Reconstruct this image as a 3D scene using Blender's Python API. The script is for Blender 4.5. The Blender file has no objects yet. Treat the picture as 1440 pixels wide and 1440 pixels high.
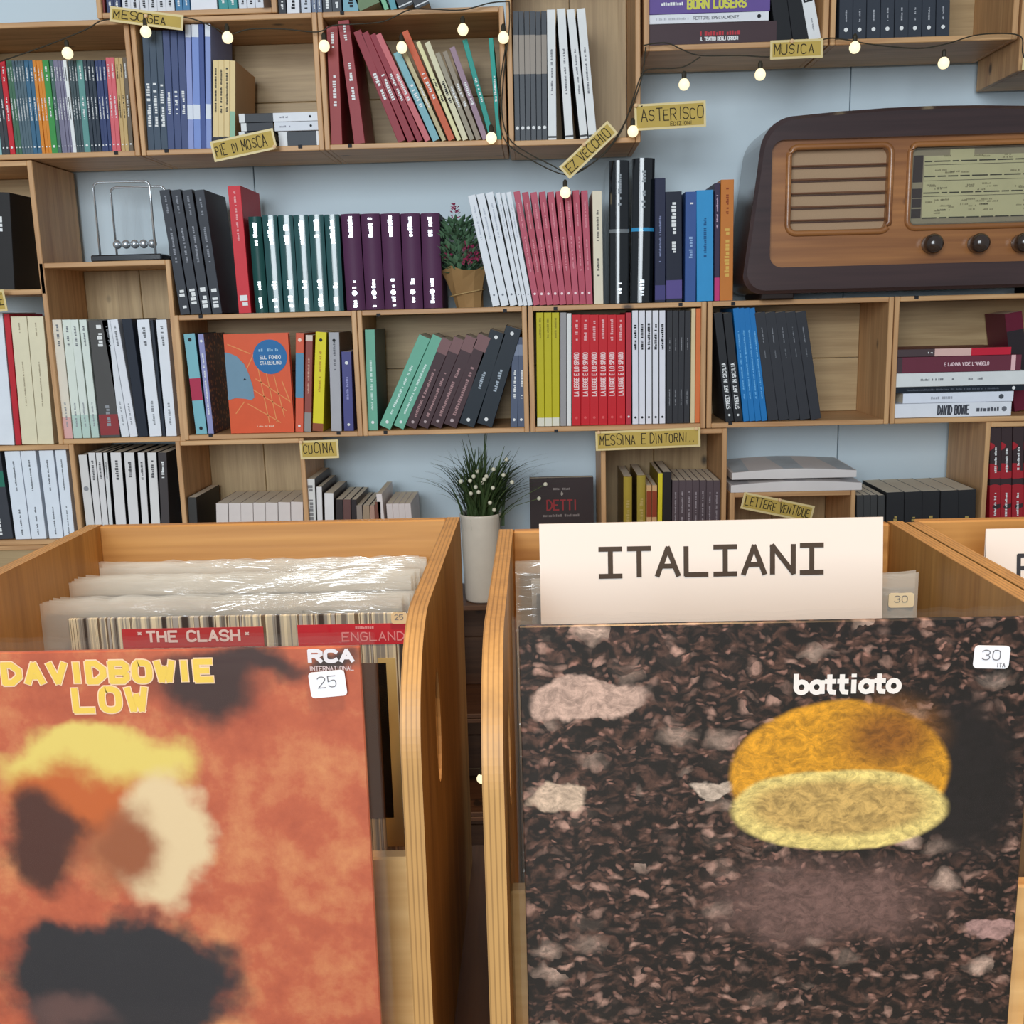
import bpy, bmesh, math, random
from mathutils import Matrix, Vector
from math import sin, cos, pi, radians, atan2, hypot

random.seed(7)
scene = bpy.context.scene
C = scene.collection

# ------------------------------------------------------------------ camera
F_PX = 1440.0
CAM = Vector((0.0, -1.97, 1.25))
ROT = (Matrix.Rotation(radians(1.5), 3, 'Z') @ Matrix.Rotation(radians(90 - 11.1), 3, 'X')
       @ Matrix.Rotation(radians(-1.5), 3, 'Z'))
cd = bpy.data.cameras.new('camera'); cam = bpy.data.objects.new('camera', cd); C.objects.link(cam)
cam.matrix_world = Matrix.Translation(CAM) @ ROT.to_4x4()
cd.sensor_width = 36; cd.lens = 36 * F_PX / 1440; cd.clip_start = 0.02
scene.camera = cam

# ------------------------------------------------------------------ light
w = bpy.data.worlds.new('world'); scene.world = w; w.use_nodes = True
w.node_tree.nodes['Background'].inputs[0].default_value = (0.80, 0.90, 1.0, 1)
w.node_tree.nodes['Background'].inputs[1].default_value = 0.25


def area(name, loc, target, sx, sy, power, col):
    l = bpy.data.lights.new(name, 'AREA'); l.shape = 'RECTANGLE'; l.size = sx; l.size_y = sy
    l.energy = power; l.color = col
    o = bpy.data.objects.new(name, l); C.objects.link(o); o.location = loc
    o.rotation_euler = (Vector(target) - Vector(loc)).to_track_quat('-Z', 'Y').to_euler()
    return o


area('shop_window_light', (-0.9, -5.2, 2.3), (0.1, 0, 1.3), 2.6, 2.2, 165, (0.86, 0.94, 1.0))
sp = bpy.data.lights.new('warm_ceiling_spot', 'SPOT'); sp.energy = 92; sp.color = (1.0, 0.62, 0.31)
sp.spot_size = radians(62); sp.spot_blend = 0.8; sp.shadow_soft_size = 0.07
so = bpy.data.objects.new('warm_ceiling_spot', sp); C.objects.link(so); so.location = (0.25, -1.75, 2.75)
so.rotation_euler = (Vector((0.05, -1.22, 1.0)) - so.location).to_track_quat('-Z', 'Y').to_euler()

vs = scene.view_settings
vs.view_transform = 'Standard'; vs.look = 'None'; vs.gamma = 1.0; vs.exposure = 0.22
vs.use_curve_mapping = False


# ------------------------------------------------------------------ measuring helpers
def U(px, py, Y=0.0):
    d = ROT @ Vector(((px - 720) / F_PX, (720 - py) / F_PX, -1.0))
    return CAM + d * ((Y - CAM.y) / d.y)


def PXY(p):
    v = ROT.transposed() @ (Vector(p) - CAM)
    return 720 + F_PX * v.x / -v.z, 720 - F_PX * v.y / -v.z


def XatZ(px, z, Y):
    py = 500.0
    for _ in range(6):
        p = U(px, py, Y)
        py = PXY((p.x, Y, z))[1]
    return U(px, py, Y).x


# ------------------------------------------------------------------ materials
def lin(c):
    r = []
    for v in c[:3]:
        v = v / 255.0
        r.append(v / 12.92 if v <= 0.04045 else ((v + 0.055) / 1.055) ** 2.4)
    return (r[0], r[1], r[2], 1.0)


_m = {}


def newmat(name):
    m = bpy.data.materials.new(name); m.use_nodes = True
    nt = m.node_tree
    return m, nt, nt.nodes['Principled BSDF']


def N(nt, t, **kw):
    n = nt.nodes.new(t)
    for k, v in kw.items():
        if k.startswith('i_'):
            n.inputs[int(k[2:])].default_value = v
        else:
            setattr(n, k, v)
    return n


def plain(col, rough=0.5, metal=0.0, coat=0.0, var=0.07, scale=40.0, bump=0.0):
    key = (tuple(col), rough, metal, coat, var, scale, bump)
    if key in _m:
        return _m[key]
    m, nt, b = newmat('paint_%d_%d_%d' % tuple(col[:3]))
    L = nt.links.new
    tc = N(nt, 'ShaderNodeTexCoord'); no = N(nt, 'ShaderNodeTexNoise')
    no.inputs['Scale'].default_value = scale; no.inputs['Detail'].default_value = 3
    L(tc.outputs['Object'], no.inputs['Vector'])
    mr = N(nt, 'ShaderNodeMapRange'); mr.inputs[3].default_value = 1 - var; mr.inputs[4].default_value = 1 + var
    L(no.outputs['Fac'], mr.inputs[0])
    hv = N(nt, 'ShaderNodeHueSaturation'); hv.inputs['Color'].default_value = lin(col)
    L(mr.outputs[0], hv.inputs['Value']); L(hv.outputs[0], b.inputs['Base Color'])
    b.inputs['Roughness'].default_value = rough; b.inputs['Metallic'].default_value = metal
    b.inputs['Coat Weight'].default_value = coat; b.inputs['Coat Roughness'].default_value = 0.08
    b.inputs['Specular IOR Level'].default_value = 0.5 if coat or metal else 0.22
    if bump:
        bp = N(nt, 'ShaderNodeBump'); bp.inputs['Strength'].default_value = bump; bp.inputs['Distance'].default_value = 0.002
        L(no.outputs['Fac'], bp.inputs['Height']); L(bp.outputs[0], b.inputs['Normal'])
    _m[key] = m
    return m


def wood(key, light, dark, axis, rough=0.5, coat=0.0, scale=1.0, knots=True, ply=None):
    k = ('wood', key)
    if k in _m:
        return _m[k]
    m, nt, b = newmat('wood_' + key); L = nt.links.new
    tc = N(nt, 'ShaderNodeTexCoord'); oi = N(nt, 'ShaderNodeObjectInfo')
    mul = N(nt, 'ShaderNodeVectorMath', operation='SCALE'); mul.inputs['Scale'].default_value = 3.7
    cmb = N(nt, 'ShaderNodeCombineXYZ')
    for i in range(3):
        L(oi.outputs['Random'], cmb.inputs[i])
    L(cmb.outputs[0], mul.inputs[0])
    add = N(nt, 'ShaderNodeVectorMath', operation='ADD'); L(tc.outputs['Object'], add.inputs[0]); L(mul.outputs[0], add.inputs[1])
    mp = N(nt, 'ShaderNodeMapping'); sc = [46 * scale] * 3; sc[axis] = 3.2 * scale
    mp.inputs['Scale'].default_value = sc; L(add.outputs[0], mp.inputs['Vector'])
    n1 = N(nt, 'ShaderNodeTexNoise'); n1.inputs['Scale'].default_value = 1.0; n1.inputs['Detail'].default_value = 5
    n1.inputs['Distortion'].default_value = 0.9; L(mp.outputs[0], n1.inputs['Vector'])
    mp2 = N(nt, 'ShaderNodeMapping'); s2 = [260 * scale] * 3; s2[axis] = 9 * scale
    mp2.inputs['Scale'].default_value = s2; L(add.outputs[0], mp2.inputs['Vector'])
    n2 = N(nt, 'ShaderNodeTexNoise'); n2.inputs['Scale'].default_value = 1.0; n2.inputs['Detail'].default_value = 2
    L(mp2.outputs[0], n2.inputs['Vector'])
    ad = N(nt, 'ShaderNodeMath', operation='MULTIPLY_ADD'); ad.inputs[1].default_value = 0.45
    L(n2.outputs['Fac'], ad.inputs[0]); L(n1.outputs['Fac'], ad.inputs[2])
    cr = N(nt, 'ShaderNodeValToRGB')
    cr.color_ramp.elements[0].position = 0.42; cr.color_ramp.elements[0].color = lin(dark)
    cr.color_ramp.elements[1].position = 0.98; cr.color_ramp.elements[1].color = lin(light)
    L(ad.outputs[0], cr.inputs[0])
    out = cr.outputs[0]
    if knots:
        mp3 = N(nt, 'ShaderNodeMapping'); s3 = [14] * 3; s3[axis] = 9
        mp3.inputs['Scale'].default_value = s3; L(add.outputs[0], mp3.inputs['Vector'])
        vo = N(nt, 'ShaderNodeTexVoronoi'); vo.inputs['Scale'].default_value = 0.8; L(mp3.outputs[0], vo.inputs['Vector'])
        kr = N(nt, 'ShaderNodeValToRGB')
        kr.color_ramp.elements[0].position = 0.035; kr.color_ramp.elements[0].color = (1, 1, 1, 1)
        kr.color_ramp.elements[1].position = 0.10; kr.color_ramp.elements[1].color = (0, 0, 0, 1)
        L(vo.outputs['Distance'], kr.inputs[0])
        mx = N(nt, 'ShaderNodeMixRGB'); L(kr.outputs[0], mx.inputs[0]); L(out, mx.inputs[1])
        mx.inputs[2].default_value = lin([c * 0.5 for c in dark]); out = mx.outputs[0]
    if ply is not None:
        sn_ = N(nt, 'ShaderNodeSeparateXYZ'); L(tc.outputs['Normal'], sn_.inputs[0])
        ab = N(nt, 'ShaderNodeMath', operation='ABSOLUTE'); L(sn_.outputs[ply], ab.inputs[0])
        lt = N(nt, 'ShaderNodeMath', operation='LESS_THAN'); lt.inputs[1].default_value = 0.5; L(ab.outputs[0], lt.inputs[0])
        hf = N(nt, 'ShaderNodeMath', operation='MULTIPLY'); hf.inputs[1].default_value = 0.30; L(lt.outputs[0], hf.inputs[0])
        mx = N(nt, 'ShaderNodeMixRGB'); L(hf.outputs[0], mx.inputs[0]); L(out, mx.inputs[1]); mx.inputs[2].default_value = lin((230, 190, 128)); out = mx.outputs[0]
    if ply is not None:      # laminated edge: layers across the board's thickness axis
        sep = N(nt, 'ShaderNodeSeparateXYZ'); L(tc.outputs['Object'], sep.inputs[0])
        mm = N(nt, 'ShaderNodeMath', operation='MULTIPLY'); mm.inputs[1].default_value = 2 * pi / 0.0033
        L(sep.outputs[ply], mm.inputs[0])
        wob = N(nt, 'ShaderNodeMath', operation='MULTIPLY_ADD'); wob.inputs[1].default_value = 0.9
        L(n1.outputs['Fac'], wob.inputs[0]); L(mm.outputs[0], wob.inputs[2])
        sn = N(nt, 'ShaderNodeMath', operation='SINE'); L(wob.outputs[0], sn.inputs[0])
        r2 = N(nt, 'ShaderNodeMapRange'); r2.inputs[1].default_value = 0.2; r2.inputs[2].default_value = 0.95
        r2.inputs[3].default_value = 0.0; r2.inputs[4].default_value = 0.42; L(sn.outputs[0], r2.inputs[0])
        mx = N(nt, 'ShaderNodeMixRGB'); L(r2.outputs[0], mx.inputs[0]); L(out, mx.inputs[1])
        mx.inputs[2].default_value = lin([c * 0.6 for c in dark]); out = mx.outputs[0]
    L(out, b.inputs['Base Color'])
    b.inputs['Roughness'].default_value = rough; b.inputs['Coat Weight'].default_value = coat
    b.inputs['Coat Roughness'].default_value = 0.2
    bp = N(nt, 'ShaderNodeBump'); bp.inputs['Strength'].default_value = 0.25; bp.inputs['Distance'].default_value = 0.001
    L(ad.outputs[0], bp.inputs['Height']); L(bp.outputs[0], b.inputs['Normal'])
    _m[k] = m
    return m


PINE_L, PINE_D = (220, 174, 122), (176, 126, 82)
PINE = [wood('pine_%s' % 'xyz'[a], PINE_L, PINE_D, a) for a in range(3)]
PINEB = [wood('pineback_%s' % 'xyz'[a], (190, 162, 120), (152, 124, 86), a) for a in range(3)]  # duller pine for crate backs, with the interior shade in its colour
PLYS = wood('bin_side', (194, 142, 74), (142, 96, 44), 2, 0.5, 0.0, 0.8, False, ply=0)
PLYB = wood('bin_back', (202, 152, 86), (158, 108, 54), 0, 0.42, 0.15, 0.5, False)
PLYF = wood('bin_front', (226, 186, 126), (196, 148, 88), 0, 0.42, 0.15, 0.6, False)
TABLE = wood('table', (120, 74, 38), (84, 48, 24), 1, 0.4, 0.2, 0.8, False)
PAGES = plain((226, 214, 192), 0.8, var=0.12, scale=300)
INK = plain((38, 38, 42), 0.6)
WHITE = plain((236, 236, 234), 0.55)
SILVER = plain((236, 238, 240), 0.22, 0.85)
GOLD = plain((214, 186, 110), 0.35, 0.5)


def plastic(name, haze, tint=(1, 1, 1, 1), gloss=0.16, bump=0.25, rough=0.12):
    """clear film: see-through, a little milky, with a wavy gloss"""
    m, nt, b = newmat(name); L = nt.links.new
    nt.nodes.remove(b); out = nt.nodes['Material Output']
    tr = N(nt, 'ShaderNodeBsdfTransparent'); tr.inputs[0].default_value = tint
    df = N(nt, 'ShaderNodeBsdfDiffuse'); df.inputs[0].default_value = (0.93, 0.90, 0.80, 1)
    gl = N(nt, 'ShaderNodeBsdfGlossy'); gl.inputs['Roughness'].default_value = rough
    tc = N(nt, 'ShaderNodeTexCoord'); mp = N(nt, 'ShaderNodeMapping'); mp.inputs['Scale'].default_value = (14, 14, 60)
    no = N(nt, 'ShaderNodeTexNoise'); no.inputs['Scale'].default_value = 1.0; no.inputs['Detail'].default_value = 3
    no.inputs['Distortion'].default_value = 1.5
    L(tc.outputs['Object'], mp.inputs[0]); L(mp.outputs[0], no.inputs['Vector'])
    bp = N(nt, 'ShaderNodeBump'); bp.inputs['Strength'].default_value = bump; bp.inputs['Distance'].default_value = 0.004
    L(no.outputs['Fac'], bp.inputs['Height']); L(bp.outputs[0], gl.inputs['Normal'])
    m1 = N(nt, 'ShaderNodeMixShader'); m1.inputs[0].default_value = haze
    L(tr.outputs[0], m1.inputs[1]); L(df.outputs[0], m1.inputs[2])
    m2 = N(nt, 'ShaderNodeMixShader'); m2.inputs[0].default_value = gloss
    L(m1.outputs[0], m2.inputs[1]); L(gl.outputs[0], m2.inputs[2]); L(m2.outputs[0], out.inputs[0])
    return m


CLEAR = plastic('clear_sleeve_film', 0.010, gloss=0.032, bump=0.15)
MILKY = plastic('milky_sleeve_film', 0.40, gloss=0.18, bump=0.7)


# ------------------------------------------------------------------ mesh helpers
def obj(name, verts, faces, mat, parent=None, loc=None, smooth=False, kind=None, label=None):
    me = bpy.data.meshes.new(name); me.from_pydata([tuple(v) for v in verts], [], faces); me.update()
    if mat:
        me.materials.append(mat)
    if smooth:
        me.polygons.foreach_set('use_smooth', [True] * len(me.polygons))
    o = bpy.data.objects.new(name, me); C.objects.link(o)
    if parent:
        o.parent = parent
    if loc is not None:
        o.location = loc
    if kind:
        o['kind'] = kind
    if label:
        o['label'] = label
    return o


def link(name, me, parent=None, loc=None):
    o = bpy.data.objects.new(name, me); C.objects.link(o); o.parent = parent
    if loc is not None:
        o.location = loc
    return o


def thing(name, label, cat, loc, rot=(0, 0, 0), group=None):
    o = bpy.data.objects.new(name, None); C.objects.link(o); o.empty_display_size = 0.02
    o.location = loc; o.rotation_euler = rot; o['label'] = label; o['category'] = cat
    if group:
        o['group'] = group
    return o


def tag(o, label, cat, group=None):
    o['label'] = label; o['category'] = cat
    if group:
        o['group'] = group
    return o


class MB:
    def __init__(s):
        s.v = []; s.f = []

    def add(s, vs, fs):
        n = len(s.v); s.v += [tuple(v) for v in vs]; s.f += [tuple(i + n for i in f) for f in fs]
        return s

    def box(s, x0, x1, y0, y1, z0, z1):
        return s.add([(x0, y0, z0), (x1, y0, z0), (x1, y1, z0), (x0, y1, z0), (x0, y0, z1), (x1, y0, z1), (x1, y1, z1), (x0, y1, z1)],
                     [(0, 3, 2, 1), (4, 5, 6, 7), (0, 1, 5, 4), (1, 2, 6, 5), (2, 3, 7, 6), (3, 0, 4, 7)])

    def cbox(s, x0, x1, y0, y1, z0, z1, b=0.0012):
        bm = bmesh.new(); bmesh.ops.create_cube(bm, size=1.0)
        for v in bm.verts:
            v.co = Vector(((x0 + x1) / 2 + v.co.x * (x1 - x0), (y0 + y1) / 2 + v.co.y * (y1 - y0), (z0 + z1) / 2 + v.co.z * (z1 - z0)))
        bmesh.ops.bevel(bm, geom=bm.edges[:], offset=b, segments=1, affect='EDGES', profile=0.5)
        s.bm(bm)
        return s

    def bm(s, bm):
        bm.verts.index_update()
        s.add([v.co[:] for v in bm.verts], [[v.index for v in f.verts] for f in bm.faces]); bm.free()

    def prism(s, prof, z0, z1, axis=2):
        """extrude a closed outline; axis 2: (x,y) along z, axis 1: (x,z) along y, axis 0: (y,z) along x"""
        n = len(prof)

        def P(a, b, c):
            return (a, b, c) if axis == 2 else ((a, c, b) if axis == 1 else (c, a, b))
        vs = [P(a, b, z0) for a, b in prof] + [P(a, b, z1) for a, b in prof]
        fs = [tuple(range(n)), tuple(range(2 * n - 1, n - 1, -1))]
        fs += [(i, n + i, n + (i + 1) % n, (i + 1) % n) for i in range(n)]
        return s.add(vs, fs)

    def tube(s, pts, r, seg=6, cap=True):
        pts = [Vector(p) for p in pts]; rings = []
        for i, p in enumerate(pts):
            t = (pts[min(i + 1, len(pts) - 1)] - pts[max(i - 1, 0)])
            if t.length < 1e-9:
                t = Vector((0, 0, 1))
            t.normalize()
            a = t.cross(Vector((0.13, 0.21, 0.97)) if abs(t.z) < 0.9 else Vector((1, 0.1, 0))).normalized(); b = t.cross(a)
            rr = r[i] if isinstance(r, (list, tuple)) else r
            rings.append([p + a * (rr * cos(2 * pi * k / seg)) + b * (rr * sin(2 * pi * k / seg)) for k in range(seg)])
        vs = [v[:] for R in rings for v in R]; fs = []
        for i in range(len(pts) - 1):
            for k in range(seg):
                fs.append((i * seg + k, i * seg + (k + 1) % seg, (i + 1) * seg + (k + 1) % seg, (i + 1) * seg + k))
        if cap:
            fs.append(tuple(range(seg - 1, -1, -1))); fs.append(tuple((len(pts) - 1) * seg + k for k in range(seg)))
        return s.add(vs, fs)

    def lathe(s, prof, c=(0, 0, 0), seg=20, axis='z'):
        vs = []; fs = []
        for r, h in prof:
            for k in range(seg):
                a = 2 * pi * k / seg
                p = (r * cos(a), r * sin(a), h) if axis == 'z' else (r * cos(a), h, r * sin(a))
                vs.append((c[0] + p[0], c[1] + p[1], c[2] + p[2]))
        for i in range(len(prof) - 1):
            for k in range(seg):
                fs.append((i * seg + k, i * seg + (k + 1) % seg, (i + 1) * seg + (k + 1) % seg, (i + 1) * seg + k))
        fs.append(tuple(range(seg - 1, -1, -1))); fs.append(tuple((len(prof) - 1) * seg + k for k in range(seg)))
        return s.add(vs, fs)

    def sphere(s, c, r, seg=12, rings=8):
        return s.lathe([(max(1e-5, r * sin(pi * i / rings)), -r * cos(pi * i / rings)) for i in range(rings + 1)], c, seg)

    def build(s, name, mat, parent=None, loc=None, **kw):
        return obj(name, s.v, s.f, mat, parent, loc, **kw)


def box(name, x0, x1, y0, y1, z0, z1, mat, parent=None, b=0.0012, **kw):
    return MB().cbox(x0, x1, y0, y1, z0, z1, b).build(name, mat, parent, **kw)


def catmull(pts, n=6):
    P = [Vector(p) for p in pts]; out = []
    for i in range(len(P) - 1):
        a, b, c, d = P[max(i - 1, 0)], P[i], P[i + 1], P[min(i + 2, len(P) - 1)]
        for k in range(n):
            t = k / n
            out.append(0.5 * ((2 * b) + (c - a) * t + (2 * a - 5 * b + 4 * c - d) * t * t + (3 * b - a - 3 * c + d) * t ** 3))
    out.append(P[-1])
    return out


def rrect(x0, x1, z0, z1, r, n=5):
    pts = []
    for cx, cz, a0 in ((x1 - r, z0 + r, -90), (x1 - r, z1 - r, 0), (x0 + r, z1 - r, 90), (x0 + r, z0 + r, 180)):
        for k in range(n + 1):
            a = radians(a0 + 90 * k / n); pts.append((cx + r * cos(a), cz + r * sin(a)))
    return pts


# ------------------------------------------------------------------ stroke lettering
GL = {'A': '00 26 40|12 32', 'B': '00 06 36 45 44 33 03|33 42 41 30 00', 'C': '~45 36 16 05 01 10 30 41', 'D': '00 06 26 35 44 42 31 20 00',
      'E': '46 06 00 40|03 33', 'F': '46 06 00|03 33', 'G': '~45 36 16 05 01 10 30 41 43 23', 'H': '06 00|46 40|03 43', 'I': '20 26',
      'J': '46 42 30 10 01', 'K': '06 00|46 03 40', 'L': '06 00 40', 'M': '00 06 22 46 40', 'N': '00 06 40 46',
      'O': '~16 05 01 10 30 41 45 36 16', 'P': '00 06 36 45 44 33 03', 'Q': '~16 05 01 10 30 41 45 36 16|21 40',
      'R': '00 06 36 45 44 33 03|23 40', 'S': '~45 36 16 05 04 13 33 42 41 30 10 01', 'T': '06 46|26 20', 'U': '06 01 10 30 41 46',
      'V': '06 20 46', 'W': '06 10 24 30 46', 'X': '06 40|00 46', 'Y': '06 23 46|23 20', 'Z': '06 46 00 40',
      '0': '~16 05 01 10 30 41 45 36 16', '1': '15 26 20', '2': '~05 16 36 45 44 22 00|00 40', '3': '~05 16 36 45 44 33 23|~23 33 42 41 30 10 01',
      '5': '46 06 03|~03 34 43 41 30 10 01', '8': '~23 14 15 26 35 34 23 32 31 20 11 12 23', '.': '10 11', "'": '26 24', '!': '06 46|26 20|00 40', ' ': '', '-': '13 33',
      '*': '24 26|14 36|16 34', 'e': '~03 33 34 24 14 03 01 10 30', 'd': '~40 46|~43 24 03 01 10 30 41'}
_sc = {' ': 0.6, 'I': 0.5, '.': 0.5, "'": 0.5}
# lowercase glyphs built of circles and bars
_ci = [(2 + 2 * cos(2 * pi * k / 16), 2 + 2 * sin(2 * pi * k / 16)) for k in range(17)]
LOW = {'b': [[(0, 6.4), (0, 2)], _ci], 'a': [_ci, [(4, 4), (4, 0)]], 't': [[(1.2, 6), (1.2, 1), (1.8, 0.1), (3, 0)], [(0, 4), (3, 4)]],
       'i': [[(1, 4), (1, 0)], [(1, 5.9), (1, 6.1)]], 'o': [_ci]}
LOWW = {'b': 4, 'a': 4, 't': 3, 'i': 2, 'o': 4}


def chaikin(p, it=2):
    for _ in range(it):
        q = [p[0]]
        for a, b in zip(p, p[1:]):
            q += [(a[0] * .75 + b[0] * .25, a[1] * .75 + b[1] * .25), (a[0] * .25 + b[0] * .75, a[1] * .25 + b[1] * .75)]
        p = q + [p[-1]]
    return p


def strokes(txt, jit=0.0, low=False, gap=1.6):
    """-> polylines in units of 1/6 cap height, total width"""
    x = 0.0; out = []
    for ch in txt:
        if low:
            for pl in LOW[ch]:
                out.append([(x + a, b) for a, b in pl])
            x += LOWW[ch] + gap
            continue
        k = _sc.get(ch, 1.0)
        off = -1.0 if ch in "I.'" else 0.0
        jx, jy, js = random.uniform(-jit, jit), random.uniform(-jit, jit), 1 + random.uniform(-jit, jit) * 0.4
        for part in GL[ch].split('|'):
            if not part:
                continue
            sm = part[0] == '~'
            pts = [(int(t[0]), int(t[1])) for t in part.strip('~').split()]
            if sm:
                pts = chaikin(pts)
            out.append([(x + off + jx + a * js + jy * b * 0.25, b * js + jy) for a, b in pts])
        x += 4 * k + gap
    return out, x - gap


def lettering(txt, height, stroke, width=None, jit=0.0, low=False, gap=1.6):
    """flat ribbons in the x-z plane, origin at the lower left, cap height given"""
    st, W = strokes(txt, jit, low, gap)
    s = height / 6.0; sx = s if width is None else width / W
    mb = MB(); hw = stroke / 2
    pieces = []
    for pl in st:
        Q = [(u * sx, v * s) for u, v in pl]
        cur = [Q[0]]
        for i in range(1, len(Q)):
            cur.append(Q[i])
            if i < len(Q) - 1:
                ax, az, bx, bz = Q[i][0] - Q[i - 1][0], Q[i][1] - Q[i - 1][1], Q[i + 1][0] - Q[i][0], Q[i + 1][1] - Q[i][1]
                if ax * bx + az * bz < 0.45 * hypot(ax, az) * hypot(bx, bz):
                    pieces.append(cur); cur = [Q[i]]
        pieces.append(cur)
    for pi_, P in enumerate(pieces):
        P = [p for i, p in enumerate(P) if i == 0 or hypot(p[0] - P[i - 1][0], p[1] - P[i - 1][1]) > 1e-7]
        closed = len(P) > 3 and hypot(P[0][0] - P[-1][0], P[0][1] - P[-1][1]) < 1e-6
        if closed:
            P = P[:-1]
        n = len(P)
        if n < 2:
            continue
        yo = -3e-5 * (pi_ % 4)
        D = []
        for i in range(n if closed else n - 1):
            q = P[(i + 1) % n]; l = hypot(q[0] - P[i][0], q[1] - P[i][1]); D.append(((q[0] - P[i][0]) / l, (q[1] - P[i][1]) / l))
        vs = []
        for i in range(n):
            d0 = D[i - 1] if (closed or i > 0) else D[0]
            d1 = D[i] if i < len(D) else D[-1]
            mx, mz = -(d0[1] + d1[1]), d0[0] + d1[0]; ml = hypot(mx, mz)
            if ml < 1e-6:
                mx, mz, ml = -d0[1], d0[0], 1.0
            mx, mz = mx / ml, mz / ml
            k = hw / max(0.8, mx * -d0[1] + mz * d0[0])
            ex = ez = 0.0
            if not closed and i in (0, n - 1):
                sg = -1 if i == 0 else 1
                ex, ez = d0[0] * hw * 0.6 * sg, d0[1] * hw * 0.6 * sg
            vs += [(P[i][0] + mx * k + ex, yo, P[i][1] + mz * k + ez), (P[i][0] - mx * k + ex, yo, P[i][1] - mz * k + ez)]
        mb.add(vs, [(2 * i, 2 * i + 1, 2 * ((i + 1) % n) + 1, 2 * ((i + 1) % n)) for i in range(n if closed else n - 1)])
    return mb, W * sx


def scribble(length, size):
    """a printed line too small to read: short upright dashes of uneven width"""
    mb = MB(); x = 0.0
    while x < length:
        wd = size * random.uniform(0.35, 0.75)
        if random.random() > 0.16:
            h = size * random.choice((1, 1, 0.8, 0.72))
            mb.add([(x, 0, 0), (x + wd, 0, 0), (x + wd, 0, h), (x, 0, h)], [(0, 1, 2, 3)])
        x += wd + size * 0.2
    return mb


def spin(mb, fn):
    mb.v = [fn(v) for v in mb.v]
    return mb


# ------------------------------------------------------------------ books
ORD = ['leftmost', 'second', 'third', 'fourth', 'fifth', 'sixth', 'seventh', 'eighth', 'ninth', 'tenth', 'eleventh', 'twelfth']
NUM = ['', 'one', 'two', 'three', 'four', 'five', 'six', 'seven', 'eight', 'nine', 'ten', 'eleven', 'twelve']
ZMAX = {}     # shelf height -> underside of the board above


def book(label, wd, h, d, loc, ang, col, group=None, lying=False, round_=0.0, cover=None, rough=0.45, coat=0.0,
         bands=(), ticks=(), texts=(), dots=(), hard=False, kindname='book', pages=None, coverpat=None):
    """origin: lower left front of the spine; x across the spine, y into the shelf, z up"""
    rot = (0, pi / 2, 0) if lying else (0, ang, 0)
    t = thing(kindname, label, 'book', loc, rot, group)
    th = 0.0022 if hard else 0.0008
    m = plain(col, rough, coat=coat)
    cm = coverpat or (plain(cover, rough, coat=coat) if cover else m)
    sag = round_ * wd

    def arc(off=0.0, n=16):
        if sag <= 0:
            c = min(0.0006, wd * 0.1)
            return [(-off if off else 0, c), (c, -off), (wd - c, -off), (wd + off if off else wd, c)]
        return [(wd * k / n, sag - sag * (1 - (2 * k / n - 1) ** 2) - off) for k in range(n + 1)]
    a = arc()
    y1 = sag + th * 1.2
    prof = a + [(wd, d), (wd - th, d), (wd - th, y1), (th, y1), (th, d), (0, d)]
    if cm is not m:
        sp_ = MB().prism(a + [(wd, y1), (0, y1)], 0, h)
        sp_.build('spine', m, t)
        c2 = MB(); c2.box(0, th, y1, d, 0, h); c2.box(wd - th, wd, y1, d, 0, h); c2.build('cover', cm, t)
    else:
        # U-shaped outline split in quads so the long caps stay clean
        mb = MB(); mb.prism(a + [(wd, y1), (0, y1)], 0, h); mb.box(0, th, y1, d, 0, h); mb.box(wd - th, wd, y1, d, 0, h)
        mb.build('cover', m, t)
    e = 0.003 if hard else 0.0004
    MB().box(th, wd - th, y1, d - (0.004 if hard else 0.0006), e, h - e).build('pages', pages or PAGES, t)
    for bc, z0, z1 in bands:
        pr = arc(0.00025)
        bk = pr + [(wd, pr[-1][1] + 0.0008), (0, pr[0][1] + 0.0008)] if sag > 0 else [(0.0002, -0.00025), (wd - 0.0002, -0.00025), (wd - 0.0002, 0.0004), (0.0002, 0.0004)]
        MB().prism(bk, z0 * h, z1 * h).build('spine_band', plain(bc, rough, coat=coat), t)
    yt = -0.0005
    for tc, z0, z1, sz in ticks:
        mb = scribble((z1 - z0) * h, sz * wd)
        x0 = wd * (0.5 + sz / 2)
        spin(mb, lambda v: (x0 - v[2], yt + v[1], z0 * h + v[0])); mb.build('spine_title', tc, t)
    for s, tc, z0, z1, sz, stf, xo in texts:
        mb, W = lettering(s, sz * wd, stf * sz * wd, (z1 - z0) * h)
        x0 = wd * (0.5 + xo + sz / 2)
        spin(mb, lambda v: (x0 - v[2], yt + v[1], z0 * h + v[0])); mb.build('spine_title', tc, t)
    for dc, zf, rf in dots:
        r = rf * wd
        mb = MB().prism([(wd / 2 + r * cos(2 * pi * k / 10), zf * h + r * sin(2 * pi * k / 10)) for k in range(10)], yt - 0.0002, yt + 0.0003, axis=1)
        mb.build('publisher_mark', dc, t)
    return t


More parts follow.
